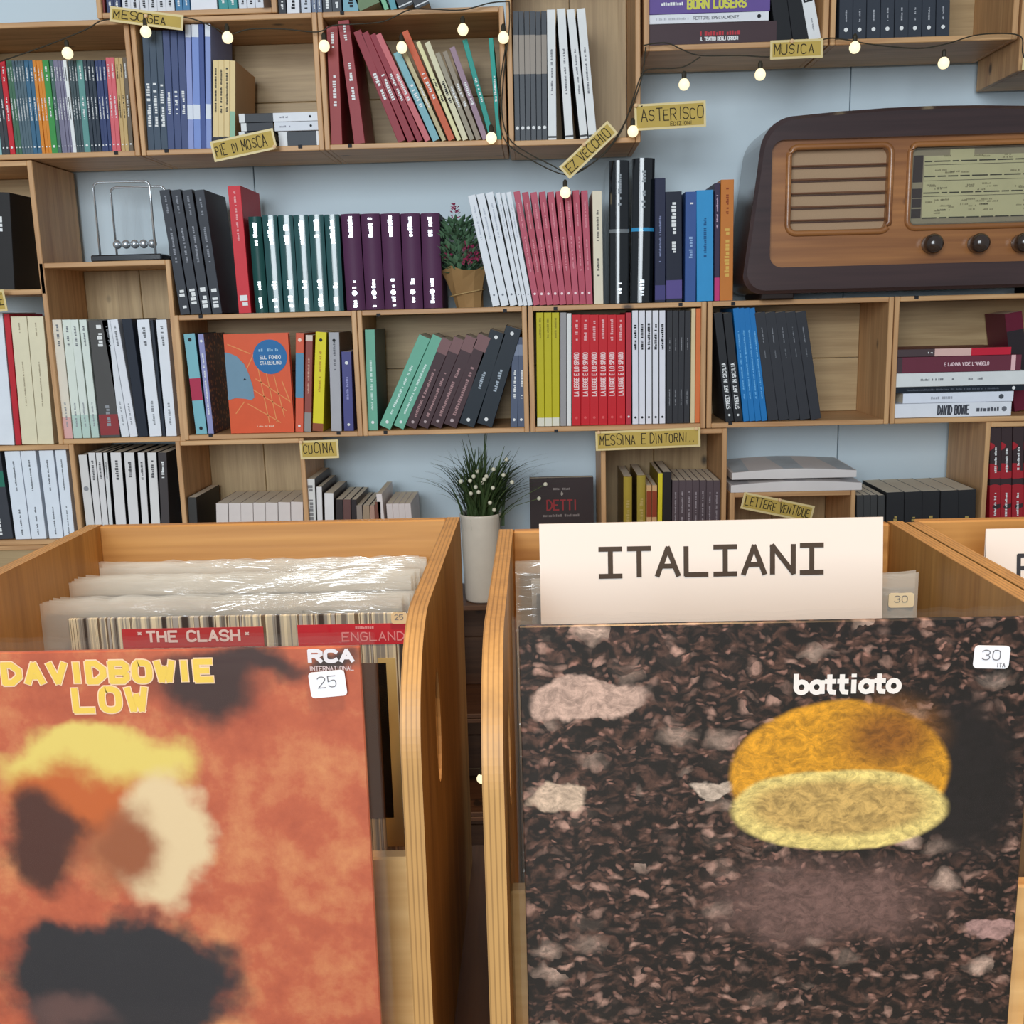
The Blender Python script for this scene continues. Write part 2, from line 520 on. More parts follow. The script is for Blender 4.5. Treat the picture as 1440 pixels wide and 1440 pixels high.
def shelf_run(z, n, xb, xt, yt, cols, desc, where, Y=0.008, d=0.135, group=None, gapf=0.965, lab=None, jit=0.0, plural=None, **kw):
    """n upright books side by side between the measured left and right edges of their spines"""
    if not isinstance(cols, list):
        cols = [cols]
    for i in range(n):
        f0, f1 = i / n, (i + 1) / n
        bl = xb[0] + (xb[1] - xb[0]) * f0; br = xb[0] + (xb[1] - xb[0]) * f1
        tl = xt[0] + (xt[1] - xt[0]) * f0
        ty = yt[0] + (yt[1] - yt[0]) * (i / max(1, n - 1)) if isinstance(yt, tuple) else yt
        ty += random.uniform(-jit, jit)
        X0, X1 = XatZ(bl, z, Y), XatZ(br, z, Y)
        T = U(tl, ty, Y)
        ang = atan2(T.x - X0, T.z - z)
        h = hypot(T.x - X0, T.z - z)
        wd = (X1 - X0) * cos(ang) * gapf
        zm = ZMAX.get(round(z, 4))
        if zm:
            h = min(h, (zm - 0.0015 - z - wd * abs(sin(ang))) / cos(ang))
        loc = (X0, Y + (random.uniform(0, 0.003) if n > 1 else 0), z + max(0.0, wd * sin(ang)) + 0.0003)
        if lab:
            L = lab
        elif n == 1:
            L = desc + ' ' + where
        elif i == 0 or i == n - 1:
            L = '%s of the %s %s %s' % ('leftmost' if i == 0 else 'rightmost', NUM[n], plural or desc + 's', where)
        else:
            L = '%s from left of the %s %s %s' % (ORD[i], NUM[n], plural or desc + 's', where)
        book(L, wd, h, d, loc, ang, cols[i % len(cols)], group=group or ((plural or desc + 's') if n > 1 else None), **kw)


def lying(label, px0, px1, pz0, pz1, zbase, col, Y=0.006, d=0.13, **kw):
    """a book lying flat with its spine to the room; returns the height of its top"""
    ym = (pz0 + pz1) / 2; xm = (px0 + px1) / 2
    th = U(xm, pz0, Y).z - U(xm, pz1, Y).z
    a, b = U(px0, ym, Y).x, U(px1, ym, Y).x
    book(label, th - 0.0004, b - a, d, (a, Y, zbase + th), 0, col, lying=True, **kw)
    return zbase + th + 0.0002


# ------------------------------------------------------------------ the room
def struct(o):
    o['kind'] = 'structure'
    return o


floor_m = plain((150, 136, 120), 0.5, var=0.2, scale=6)
struct(MB().box(-3.5, 3.5, -6.0, 0.24, -0.05, 0.0).build('floor', floor_m))
WALLM = plain((206, 220, 228), 0.7, var=0.03, scale=3)
WY = 0.195
wall = struct(MB().box(-3.5, 3.5, WY + 0.012, WY + 0.045, 0, 2.9).build('wall_back', plain((70, 74, 78), 0.8)))
seam = U(357, 250, WY).x
for k in range(-3, 4):
    x0 = seam + 1.2 * k
    if x0 + 1.2 < -3.5 or x0 > 3.4:
        continue
    box('panel', max(-3.5, x0 + 0.001), min(3.5, x0 + 1.199), WY, WY + 0.012, 0.002, 2.9, WALLM, wall, 0.001)

# ------------------------------------------------------------------ crates
CD = 0.178


SHADE_WOOD = [wood('shade_tone_%s' % 'xyz'[a], (104, 70, 46), (72, 46, 30), a) for a in range(3)]  # darkened wood: shade of the gap between the bins put into the colour


def crate(label, x0, x1, z0, z1, planks='h', y0=0.0, closed=False, group=None, t=0.0098, front=PINE, back=PINEB):
    W, H = x1 - x0, z1 - z0
    o = thing('wooden_crate', label, 'crate', (x0, y0, z0), group=group)
    j = lambda: random.uniform(-0.0006, 0.0006)
    box('side_board', 0.0004, t + j(), 0, CD, 0.0002, H - 0.0002, front[2], o)
    box('side_board', W - t + j(), W - 0.0004, 0, CD, 0.0002, H - 0.0002, front[2], o)
    box('bottom_board', t, W - t, 0.0004, CD, 0.0003, t, front[0], o)
    box('top_board', t, W - t, 0.0004, CD, H - t, H - 0.0003, front[0], o)
    yb0, yb1 = (CD - 0.007, CD - 0.0004) if not closed else (0.001, 0.008)
    n = 2
    if planks == 'h':
        for k in range(n):
            a = t + (H - 2 * t) * k / n; b = t + (H - 2 * t) * (k + 1) / n
            box('back_plank', t, W - t, yb0 + j(), yb1, a + 0.0004, b - 0.0004, back[0], o)
    else:
        for k in range(n):
            a = t + (W - 2 * t) * k / n; b = t + (W - 2 * t) * (k + 1) / n
            box('back_plank', a + 0.0004, b - 0.0004, yb0 + j(), yb1, t, H - t, back[2], o)
    return o


def X(px, py):
    return U(px, py).x


ZB, ZD0, ZD1, ZE = 1.549, 1.019, 1.2585, 0.674
CRT = {}
CRT['A1'] = crate('pine crate at the top left edge, standing above the MESOGEA card', X(136, 20), X(390, 15), 1.787, 2.02)
CRT['B1'] = crate('pine crate full of slim multicoloured paperbacks at the upper left edge', X(189, 125) - 0.345, X(189, 125), ZB, 1.786)
CRT['B2'] = crate('pine crate with slate blue books and a flat stack, right of multicoloured row', X(190, 125) + 0.0004, X(451, 115), ZB, 1.786)
CRT['B3'] = crate('pine crate with dark red, orange and teal books leaning left', X(451, 115) + 0.0004, X(711, 110), ZB, 1.786)
CRT['B4'] = crate('upright pine crate with black and white booklets above the tilted card', X(713, 100), X(901, 100), ZB - 0.003, ZB + 0.342, 'v')
CRT['B5'] = crate('pine crate above the MUSICA card with a purple book in its stack', X(905, 30), X(1166, 30), 1.7015, 1.94)
CRT['B6'] = crate('pine crate with a row of dark identical books, right of the MUSICA card', X(1168, 30), X(1433, 25), 1.7015, 1.94)
CRT['B7'] = crate('pine crate cut by the upper right edge, hanging lower than its neighbour', X(1434, 60), X(1434, 60) + 0.345, 1.648, 1.888)
CRT['C1'] = crate('pine crate cut by the left edge beside the steel ball cradle', X(55, 320) - 0.345, X(55, 320), 1.304, 1.5475)
CRT['C2'] = crate('upright pine crate of white books under the steel ball cradle', X(66, 480), X(249, 480), ZD0 - 0.002, 1.362, 'v')
CRT['D1'] = crate('pine crate holding the orange book that faces forward', X(251, 530), X(506, 530), ZD0, ZD1)
CRT['D2'] = crate('pine crate with mint and brown books leaning right', X(506, 530) + 0.0004, X(743, 530), ZD0, ZD1)
CRT['D3'] = crate('pine crate packed with yellow, red and white spines', X(744, 530), X(993, 530), ZD0, ZD1)
CRT['D4'] = crate('pine crate with blue and black books leaning left below the radio', X(994, 530), X(1253, 530), ZD0, ZD1)
CRT['D5'] = crate('pine crate with a flat stack of books below the radio dial', X(1254, 530), X(1254, 530) + 0.345, ZD0, ZD1)
CRT['E1'] = crate('pine crate of big white books low at the left edge', X(110, 690) - 0.345, X(110, 690), 0.817, ZD0 - 0.0025)
CRT['E3'] = crate('upright pine crate with small pinkish books left of the CUCINA card', X(252, 690), X(432, 690), ZE, ZD0 - 0.0005, 'v')
CRT['E4'] = crate('upright pine crate under the MESSINA E DINTORNI card', X(845, 680), X(1022, 680), ZE, ZD0 - 0.0005, 'v')
CRT['E5'] = crate('small pine crate with magazines on top behind the LETTERE VENTIDUE card', X(1026, 715), X(1203, 715), ZE, 0.892, 'v')
CRT['E6'] = crate('upright pine crate with red and black books at the right edge', X(1383, 660), X(1383, 660) + 0.25, ZE, ZD0 - 0.0005, 'v')
xl = X(110, 690) - 0.345
CRT['F0'] = crate('pine crate turned with its bottom outward, under the big white books', xl, X(110, 690), ZE, 0.8165, closed=True)
CRT['F1'] = crate('low pine crate carrying the white booklets left of the pinkish books', X(110, 690) + 0.001, X(252, 690) - 0.001, ZE, 0.8165, closed=True)
GL_ = 'crate coloured dark as shade, low on the wall, mostly hidden behind the record bins'
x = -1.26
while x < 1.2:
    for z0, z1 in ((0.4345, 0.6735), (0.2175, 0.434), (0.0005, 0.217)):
        crate(GL_, x, x + 0.3445, z0, z1, group='low crates behind the record bins', front=SHADE_WOOD, back=SHADE_WOOD)
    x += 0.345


def nails(crate_o, pts):
    for px, py in pts:
        p = U(px, py, -0.001) - crate_o.location
        MB().box(p.x - 0.0035, p.x + 0.0035, p.y - 0.001, p.y + 0.002, p.z - 0.003, p.z + 0.003).build('cable_clip', INK, crate_o)


nails(CRT['D1'], [(282, 445), (296, 612), (476, 609)])
nails(CRT['D2'], [(532, 443), (542, 608), (710, 437)])
nails(CRT['D3'], [(781, 434), (782, 606), (957, 428)])
nails(CRT['D4'], [(1031, 427), (1027, 595)])
nails(CRT['D5'], [(1289, 418)])
nails(CRT['B1'], [(163, 215)])
nails(CRT['B2'], [(234, 212), (422, 206)])
nails(CRT['B3'], [(492, 205), (481, 18)])

# ------------------------------------------------------------------ books, row by row
ZMAX.update({round(k, 4): v for k, v in ((1.7975, 2.010), (1.5592, 1.7757), (ZB - 0.003 + 0.0102, ZB + 0.332), (1.7117, 1.93), (ZD0 - 0.002 + 0.0102, 1.352), (ZD0 + 0.0102, ZD1 - 0.0102),
                                         (0.817 + 0.0102, ZD0 - 0.0128), (ZE + 0.0102, ZD0 - 0.0108), (0.8168, ZD0 - 0.003), (1.3143, 1.5375))})
ti = lambda c, a=0.45, b=0.9, s=0.45: (c, a, b, s)
# top row (only the feet of the books show)
zA = 1.7975
wA = 'in the topmost row'
for (a, b, c, n, s) in [(137, 148, (140, 70, 66), 1, 'rust red book above the MESOGEA card'), (150, 170, (70, 80, 110), 2, 'dark blue book'), (172, 246, (226, 226, 230), 6, 'white spine book'),
                        (247, 267, (78, 132, 172), 2, 'sky blue book'), (269, 307, (234, 234, 238), 1, 'broad white book'), (308, 334, (64, 150, 150), 2, 'teal book'),
                        (336, 371, (222, 224, 230), 3, 'pale grey white book')]:
    shelf_run(zA, n, (a, b), (a - 10, b - 10), -115, c, s, wA, ticks=[ti(INK if sum(c) > 400 else WHITE, 0.05, 0.16, 0.3)])
zA2 = 1.7865
for (a, b, c, n, s) in [(392, 403, (52, 54, 60), 1, 'black book right of the top left crate'), (404, 422, (232, 232, 236), 1, 'broad white book beside a black one'), (424, 438, (205, 210, 220), 1, 'pale grey book'),
                        (439, 453, (120, 130, 150), 2, 'blue grey book'), (454, 481, (72, 76, 82), 2, 'dark grey book'), (483, 505, (128, 176, 190), 1, 'pale blue book')]:
    shelf_run(zA2, n, (a, b), (a - 7, b - 7), -105, c, s, wA, ticks=[ti(INK if sum(c) > 400 else WHITE, 0.05, 0.16, 0.3)])
shelf_run(zA2, 1, (506, 540), (470, 504), -70, (112, 134, 98), 'moss green book leaning left', wA)
shelf_run(zA2, 1, (541, 548), (512, 519), -60, (130, 190, 150), 'thin mint green book leaning left', wA)
shelf_run(zA2, 1, (550, 559), (530, 539), -60, (96, 160, 170), 'thin teal blue book leaning left', wA)
shelf_run(zA2, 2, (562, 608), (540, 586), -40, (64, 66, 70), 'charcoal leaning book', wA, bands=[((225, 225, 225), 0.06, 0.09)])

# crate B1: slim paperbacks
zB = 1.5592
wB = 'in the upper left crate'
DOT = [(WHITE, 0.075, 0.2)]
for (a, b, ta, tb, n, c, s) in [
        (-14, 3, -30, -13, 2, (150, 190, 190), 'pale teal slim paperback'), (3, 14, -13, -1, 2, (66, 68, 72), 'charcoal slim paperback'), (14.5, 22, -1, 6, 1, (206, 46, 56), 'bright red slim paperback'),
        (22, 31, 7, 15, 2, (74, 112, 88), 'dark green slim paperback'), (31, 47, 15, 33, 4, (88, 108, 118), 'blue grey slim paperback'), (47, 59, 33, 45, 2, (66, 108, 136), 'petrol blue slim paperback'),
        (59, 73, 45, 58, 3, (222, 140, 52), 'orange slim paperback'), (73, 82, 59, 69, 1, (66, 150, 76), 'grass green slim paperback'), (82, 87, 69, 73, 1, (78, 110, 100), 'grey green slim paperback'),
        (87, 103, 73, 88, 4, (128, 124, 146), 'lavender slim paperback'), (103, 108, 88, 94, 1, (236, 238, 236), 'white slim paperback'), (108, 119, 95, 107, 3, (70, 84, 88), 'dark slate slim paperback'),
        (119, 128, 107, 116, 1, (100, 152, 146), 'sea green slim paperback'), (128, 143, 116, 132, 3, (50, 60, 72), 'blackish slim paperback'), (143, 158, 132, 148, 3, (58, 70, 112), 'navy slim paperback'),
        (158, 170, 148, 160, 2, (220, 104, 112), 'salmon pink slim paperback'), (170, 181, 160, 171, 2, (204, 172, 116), 'sand coloured slim paperback'), (182, 188, 172, 179, 1, (112, 98, 82), 'dun brown slim paperback')]:
    tc = INK if sum(c) > 480 else WHITE
    shelf_run(zB, n, (a, b), (ta, tb), 85 if a < 150 else 81, c, s, wB, ticks=[ti(tc, 0.36, 0.6, 0.28), ti(tc, 0.78, 0.93, 0.28)], dots=DOT, plural=s + 's')
# crate B2
wB2 = 'below the MESOGEA card'
shelf_run(zB, 3, (208, 236), (199, 227), 43, (70, 84, 100), 'dark slate blue book', wB2, ticks=[(WHITE, 0.2, 0.55, 0.5)], cover=(150, 165, 175))
shelf_run(zB, 3, (236, 265), (228, 259), 43, (72, 84, 124), 'muted navy book', wB2, ticks=[(WHITE, 0.3, 0.5, 0.4)], cover=(150, 165, 195))
for k, (a, b, ta, c, y) in enumerate([(265, 273, 260, (146, 158, 208), 33), (273, 283, 269, (128, 150, 210), 28), (283, 290, 279, (70, 88, 146), 34), (290, 298, 288, (140, 156, 208), 33)]):
    shelf_run(zB, 1, (a, b), (ta, 0), y, c, ['periwinkle book with white label,', 'taller periwinkle book with white label', 'darker blue book between periwinkle books', 'periwinkle book with white label next to cream booklets'][k],
              ['right of navy ones', 'in upper left crates', 'in upper left crates', 'in upper left crates'][k], bands=[((226, 230, 238), 0.24, 0.36), ((226, 230, 238), 0.9, 1.0)] if k != 2 else [], group='periwinkle books')
shelf_run(zB, 3, (299, 323), (299, 323), 85, (232, 206, 150), 'cream booklet with black foot', 'left of the flat stack', bands=[((40, 42, 50), 0.0, 0.13)], ticks=[(INK, 0.4, 0.9, 0.3)], cover=(200, 160, 110), plural='cream booklets with black feet')
shelf_run(zB, 1, (323.5, 331), (323.5, 331), 86, (232, 206, 150), 'cream booklet with pale green lower half', 'beside the flat stack', bands=[((150, 190, 160), 0.0, 0.42)], cover=(200, 158, 112))
# flat stacks in B2
z = zB
for k, (c, p0, p1) in enumerate([((60, 62, 66), 196, 207), ((70, 72, 76), 185, 196), ((58, 60, 66), 172, 184), ((66, 68, 72), 158, 171)]):
    z = lying('%s of four flat dark books with white end beside cream booklets' % ['lowest', 'second lowest', 'second highest', 'topmost'][k], 336 + (3 if k == 2 else 0), 384, p0, p1, z, c, d=0.15, bands=[((230, 230, 228), 0.0, 0.17)],
              group='flat dark books')
z = zB
z = lying('flat dark book with white ends at the bottom of the white stack', 392, 451, 184, 205, z, (70, 74, 80), bands=[((232, 232, 232), 0.0, 0.2), ((232, 232, 232), 0.9, 1.0)], Y=0.01)
z = lying('lower of two flat white books in the upper left crates', 386, 450, 171, 184, z, (224, 226, 232), ticks=[(plain((150, 150, 160)), 0.1, 0.35, 0.2)], dots=[(INK, 0.8, 0.14)])
z = lying('upper of two flat white books in the upper left crates', 384, 449, 157, 170, z, (232, 233, 236), ticks=[(plain((150, 150, 160)), 0.1, 0.35, 0.2)], dots=[(INK, 0.8, 0.14)], cover=(200, 195, 190))
# crate B3
wB3 = 'in the crate of leaning red books'
RED1 = (152, 62, 66)
shelf_run(zB, 1, (466, 482), (459, 475), 38, (158, 66, 66), 'tall faded red book at the far left', wB3, ticks=[(WHITE, 0.33, 0.62, 0.3), (WHITE, 0.82, 0.95, 0.25)])
shelf_run(zB, 1, (498, 514), (475, 491), 30, (156, 62, 66), 'tallest faded red book, second from left', wB3, ticks=[(WHITE, 0.36, 0.66, 0.3), (WHITE, 0.82, 0.95, 0.25)])
for k, (a, b, ta, y, c, s) in enumerate([
        (560, 573, 497, 46, (150, 52, 62), 'dark red thin book leaning left, first of three'), (574, 586, 508, 48, (148, 50, 60), 'dark red thin book leaning left, second of three'), (587, 597, 520, 50, (148, 48, 60), 'dark red thin book leaning left, third of three'),
        (598, 608, 528, 50, (204, 108, 112), 'salmon pink leaning book'), (609, 621, 553, 76, (128, 178, 186), 'powder blue leaning book'), (622, 629, 567, 77, (196, 182, 140), 'thin khaki leaning book'),
        (631, 642, 565, 46, (206, 96, 60), 'burnt orange leaning book taller than its neighbours'), (643, 650, 585, 60, (230, 222, 170), 'first pale yellow leaning book'), (651, 660, 597, 61, (222, 214, 180), 'second pale yellow leaning book'),
        (661, 669, 612, 76, (158, 148, 128), 'first grey beige leaning book'), (670, 678, 622, 74, (150, 136, 118), 'second grey beige leaning book'), (679, 688, 632, 68, (158, 130, 144), 'mauve leaning book'),
        (689, 697, 650, 57, (44, 152, 138), 'emerald leaning book'), (699, 706, 687, 54, (40, 158, 144), 'nearly upright emerald book')]):
    tc = INK if sum(c) > 520 else WHITE
    shelf_run(zB, 1, (a, b), (ta, 0), y, c, s, wB3, ticks=[(tc, 0.38, 0.62, 0.45)], d=0.12, gapf=0.9)
# crate B4
zB4 = ZB - 0.003 + 0.0102
shelf_run(zB4, 6, (724, 770), (721, 769), 16, (62, 66, 72), 'black booklet with beige middle', 'in the upright crate', bands=[((150, 138, 126), 0.52, 0.82)], dots=[(WHITE, 0.1, 0.32)], plural='black booklets with beige middles', rough=0.35)
for k, (a, b, ta, y) in enumerate([(771, 783, 769, 14), (795, 807, 783, 13), (816, 827, 797, 14), (828, 840, 811, 13)]):
    shelf_run(zB4, 1, (a, b), (ta, 0), y, (232, 232, 230), ['first', 'second', 'third', 'fourth'][k] + ' white booklet from left', 'in the upright crate', bands=[((70, 70, 72), 0.015, 0.03)], ticks=[(plain((130, 130, 135)), 0.35, 0.7, 0.22)], group='white booklets', cover=(60, 62, 64))
# crate B5
z5 = 1.7117
z = z5
z = lying('flat dark maroon music book at the bottom of the stack over MUSICA', 913, 1092, 27, 57, z, (74, 56, 60), texts=[("IL TEATRO DEGLI ORRORI", WHITE, 0.4, 0.7, 0.16, 0.22, 0.26)], ticks=[(plain((190, 60, 70)), 0.4, 0.7, 0.2)])
z = lying('flat white music book between purple and maroon ones', 913, 1081, 13, 26.5, z, (232, 232, 236), texts=[('RETTORE SPECIALMENTE', plain((90, 90, 98)), 0.37, 0.75, 0.3, 0.16, 0)], ticks=[(plain((190, 190, 196)), 0.06, 0.33, 0.22)], dots=[(INK, 0.92, 0.22)])
z = lying('flat purple book with yellow lettering on the music stack', 913, 1083, -16, 12.5, z, (106, 84, 150), texts=[('BORN LOSERS', plain((214, 210, 90)), 0.32, 0.8, 0.42, 0.26, 0.05)], ticks=[(WHITE, 0.1, 0.28, 0.16)])
shelf_run(z5, 2, (1092, 1139), (1076, 1122), -60, (34, 35, 38), 'black leaning book', 'over the MUSICA card')
shelf_run(z5, 1, (1138, 1156), (1111, 1129), -90, (232, 232, 232), 'white leaning book with bold black letters', 'over the MUSICA card', texts=[('RO', INK, 0.37, 0.52, 0.62, 0.24, 0)], ticks=[(plain((150, 150, 155)), 0.08, 0.2, 0.12)])
shelf_run(z5, 8, (1180, 1336), (1182, 1338), -70, (58, 63, 72), 'dark slate book with round white mark', 'beside the MUSICA card', dots=[(WHITE, 0.11, 0.15)], ticks=[(plain((170, 172, 178)), 0.2, 0.34, 0.12)], plural='dark slate books with white marks')
# crate C1
zC1 = 1.3143
shelf_run(zC1, 1, (-14, 22), (-22, 14), 272, (48, 46, 46), 'black book behind the left frame edge', 'beside the ball cradle', ticks=[(WHITE, 0.6, 0.75, 0.3)])

# middle row, standing on the crates
zC = ZD1 + 0.0002
wC = 'left of the red book'
for k, (a, b, ta) in enumerate([(254, 268, 224), (269, 283, 240), (284, 298, 256), (299, 313, 273)]):
    shelf_run(zC, 1, (a, b), (ta, 0), 268, (58, 61, 68), ['leftmost', 'second', 'third', 'rightmost'][k] + ' of the four charcoal volumes with white lettering', wC,
              ticks=[(WHITE, 0.05, 0.2, 0.55), (plain((150, 152, 160)), 0.42, 0.7, 0.22), (plain((140, 142, 150)), 0.8, 0.95, 0.2)], cover=(52, 44, 46), group='charcoal volumes')
shelf_run(zC, 1, (336, 354), (320, 340), 262, (214, 52, 62), 'tall bright red book', 'between charcoal and green books', ticks=[(plain((240, 170, 170)), 0.56, 0.95, 0.16), (WHITE, 0.06, 0.1, 0.6)])
shelf_run(zC, 1, (359, 377), (348, 368), 305, (34, 78, 74), 'leftmost matt dark green book with silver lettering', 'next to the red one', round_=0.22, hard=True, ticks=[(SILVER, 0.7, 0.93, 0.3), (SILVER, 0.05, 0.15, 0.25), (SILVER, 0.24, 0.32, 0.25)], rough=0.4)
shelf_run(zC, 5, (378, 484), (368, 477), (303, 302), (38, 84, 84), 'film wrapped dark green book', 'in the middle row', round_=0.10, hard=True, rough=0.2, coat=1.0, ticks=[(SILVER, 0.7, 0.93, 0.3), (SILVER, 0.05, 0.15, 0.3), (SILVER, 0.24, 0.32, 0.3)], gapf=0.95)
shelf_run(zC, 5, (487, 623), (478, 619), (301, 300), (88, 50, 80), 'dark purple book', 'with silver lettering', round_=0.18, hard=True, rough=0.55, ticks=[(SILVER, 0.76, 0.96, 0.22), (SILVER, 0.03, 0.13, 0.2), (SILVER, 0.23, 0.31, 0.2)], dots=[(SILVER, 0.18, 0.14)], gapf=0.95)
wW = 'left of the pink paperbacks'
for k, (a, b, ta, y) in enumerate([(693, 704, 658, 276), (705, 716.5, 670, 274), (717.5, 728.5, 683, 272), (729.5, 736, 697, 272), (736.5, 742, 705, 272), (742.5, 749.5, 712, 271)]):
    shelf_run(zC, 1, (a, b), (ta, 0), y, (232, 234, 238), ['leftmost', 'second', 'third', 'fourth', 'fifth', 'rightmost'][k] + ' of the six white paperbacks leaning left', wW, dots=[(plain((120, 124, 134)), 0.1, 0.14)],
              ticks=[(plain((190, 194, 204)), 0.6, 0.9, 0.2)], cover=(70, 74, 84), group='six white leaning paperbacks')
shelf_run(zC, 9, (750.5, 834), (722, 829), (271, 268), [(190, 86, 104), (184, 78, 94), (192, 88, 106), (186, 80, 98)], 'pink paperback', 'left of the big black volumes', dots=[(plain((255, 226, 226)), 0.1, 0.2)],
          ticks=[(plain((226, 150, 158)), 0.3, 0.6, 0.22), (plain((226, 150, 158)), 0.68, 0.9, 0.22)], jit=1.2)
shelf_run(zC, 1, (835.5, 849), (833, 848), 269, (232, 220, 194), 'ivory paperback', 'between pink and black books', ticks=[(plain((110, 104, 96)), 0.25, 0.4, 0.25), (plain((120, 114, 104)), 0.55, 0.85, 0.22)])
shelf_run(zC, 1, (857, 886), (857, 889), 226, (20, 24, 28), 'big glossy black volume with grey band', 'in the middle row', round_=0.22, hard=True, rough=0.15, coat=1.0, bands=[((120, 124, 126), 0.5, 0.525)], ticks=[(plain((150, 156, 160)), 0.66, 0.9, 0.16), (SILVER, 0.05, 0.15, 0.2)])
shelf_run(zC, 1, (887, 919), (890, 919), 223, (20, 24, 28), 'big glossy black volume with cyan band', 'in the middle row', round_=0.22, hard=True, rough=0.15, coat=1.0, bands=[((50, 150, 200), 0.5, 0.525)], ticks=[(plain((150, 156, 160)), 0.66, 0.9, 0.16), (SILVER, 0.05, 0.15, 0.2)])
wD_ = 'between the black volumes and the radio'
shelf_run(zC, 1, (921, 936), (921, 935), 251, (36, 40, 66), 'midnight blue book', wD_, ticks=[(plain((130, 136, 170)), 0.3, 0.7, 0.2)], bands=[((70, 66, 120), 0.02, 0.14)])
shelf_run(zC, 1, (937, 960), (936, 957), 270, (32, 36, 52), 'blackish navy book with white title', wD_, ticks=[(WHITE, 0.62, 0.9, 0.28), (WHITE, 0.45, 0.55, 0.25)], bands=[((92, 78, 140), 0.03, 0.2)])
shelf_run(zC, 1, (963, 979), (964, 979), 270, (60, 90, 150), 'denim blue book', wD_, ticks=[(WHITE, 0.86, 0.96, 0.4), (plain((150, 180, 220)), 0.4, 0.6, 0.3)])
shelf_run(zC, 1, (980, 1004), (979.5, 1004), 268, (56, 150, 206), 'bright sky blue book', wD_, ticks=[(plain((30, 90, 140)), 0.4, 0.75, 0.16)])
shelf_run(zC, 1, (1004.5, 1012), (1005, 1013), 258, (62, 50, 74), 'thin plum book', wD_, bands=[((200, 60, 120), 0.0, 0.2)], ticks=[(plain((210, 180, 200)), 0.6, 0.9, 0.3)])
shelf_run(zC, 1, (1012.5, 1031), (1014, 1034), 253, (204, 124, 56), 'orange book touching the radio', wD_, ticks=[(plain((150, 70, 30)), 0.72, 0.93, 0.2), (plain((226, 180, 90)), 0.2, 0.6, 0.36)])

# left edge, on crate E1
zE1 = ZD0 - 0.0022
wL = 'at the left edge of the lower shelves'
shelf_run(zE1, 1, (-12, 21.5), (-30, 4), 441, (232, 236, 242), 'broad white book', wL, ticks=[(INK, 0.05, 0.08, 0.2)])
shelf_run(zE1, 1, (22, 30), (5, 13), 442, (196, 46, 56), 'thin red book', wL)
shelf_run(zE1, 2, (30.5, 76), (14, 61), 446, (232, 222, 190), 'cream volume', 'beside the thin red book', ticks=[(plain((160, 146, 120)), 0.3, 0.65, 0.07), (plain((160, 146, 120)), 0.85, 0.95, 0.07)])
# crate C2
zC2 = ZD0 - 0.002 + 0.0102
wC2 = 'in the crate under the cradle'
for k, (a, b, ta, y, c, s) in enumerate([(90, 103, 73, 450, (232, 222, 204), 'creamy white book with pink foot'), (104, 116, 87, 450, (226, 232, 220), 'first pale mint spine'), (117, 128, 98.5, 450, (226, 232, 222), 'second pale mint spine'), (129.5, 140, 111, 450, (224, 232, 222), 'third pale mint spine'),
                                         (142, 170, 124, 451, (84, 82, 80), 'dark grey worn book'), (171, 182.5, 143, 451, (228, 230, 234), 'thin white book beside the worn grey one'), (183, 194, 154.5, 450, (232, 233, 238), 'white book left of the dark gap'), (195, 209, 171, 449, (36, 42, 54), 'ink blue book'),
                                         (210.5, 228, 192, 450, (234, 236, 241), 'broad white book right of the ink blue one'), (229, 233, 211, 450, (44, 50, 60), 'thin black book between white ones'), (234, 249, 219, 450, (234, 236, 241), 'broad white book against the right side')]):
    bd = []
    if k == 0: bd = [((226, 176, 170), 0, 0.18)]
    if k in (1, 2, 3): bd = [((190, 212, 200), 0, 0.2)]
    if k == 4: bd = [((150, 60, 62), 0.02, 0.2)]
    shelf_run(zC2, 1, (a, b), (ta, 0), y, c, s, wC2, bands=bd, ticks=[] if k in (7, 9) else [(plain((120, 122, 126)) if k != 4 else WHITE, 0.78, 0.95, 0.25), (plain((150, 152, 156)), 0.1, 0.3, 0.2)])

# crate D1
zD = ZD0 + 0.0102
wD1 = 'beside the forward facing orange book'


def speck_mat():
    m, nt, b = newmat('patterned_cover'); L = nt.links.new
    tc = N(nt, 'ShaderNodeTexCoord'); vo = N(nt, 'ShaderNodeTexVoronoi'); vo.inputs['Scale'].default_value = 110
    L(tc.outputs['Object'], vo.inputs['Vector'])
    cr = N(nt, 'ShaderNodeValToRGB'); cr.color_ramp.elements[0].color = lin((206, 140, 100)); cr.color_ramp.elements[0].position = 0.22
    cr.color_ramp.elements[1].color = lin((86, 62, 84)); cr.color_ramp.elements[1].position = 0.42
    L(vo.outputs['Distance'], cr.inputs[0]); L(cr.outputs[0], b.inputs['Base Color']); b.inputs['Roughness'].default_value = 0.4
    return m


shelf_run(zD, 1, (276, 292), (258, 276), 470, (128, 186, 196), 'pale teal book with red patch', 'at the left end beside the orange cover', bands=[((180, 50, 80), 0.34, 0.56)], dots=[(INK, 0.94, 0.16), (INK, 0.06, 0.16)], cover=(60, 90, 110))
shelf_run(zD, 1, (293, 301), (278, 287), 470, (150, 152, 196), 'lavender spined book with dark patterned cover', 'left of the orange one', ticks=[(WHITE, 0.2, 0.8, 0.3)], dots=[(WHITE, 0.93, 0.25)], coverpat=speck_mat())


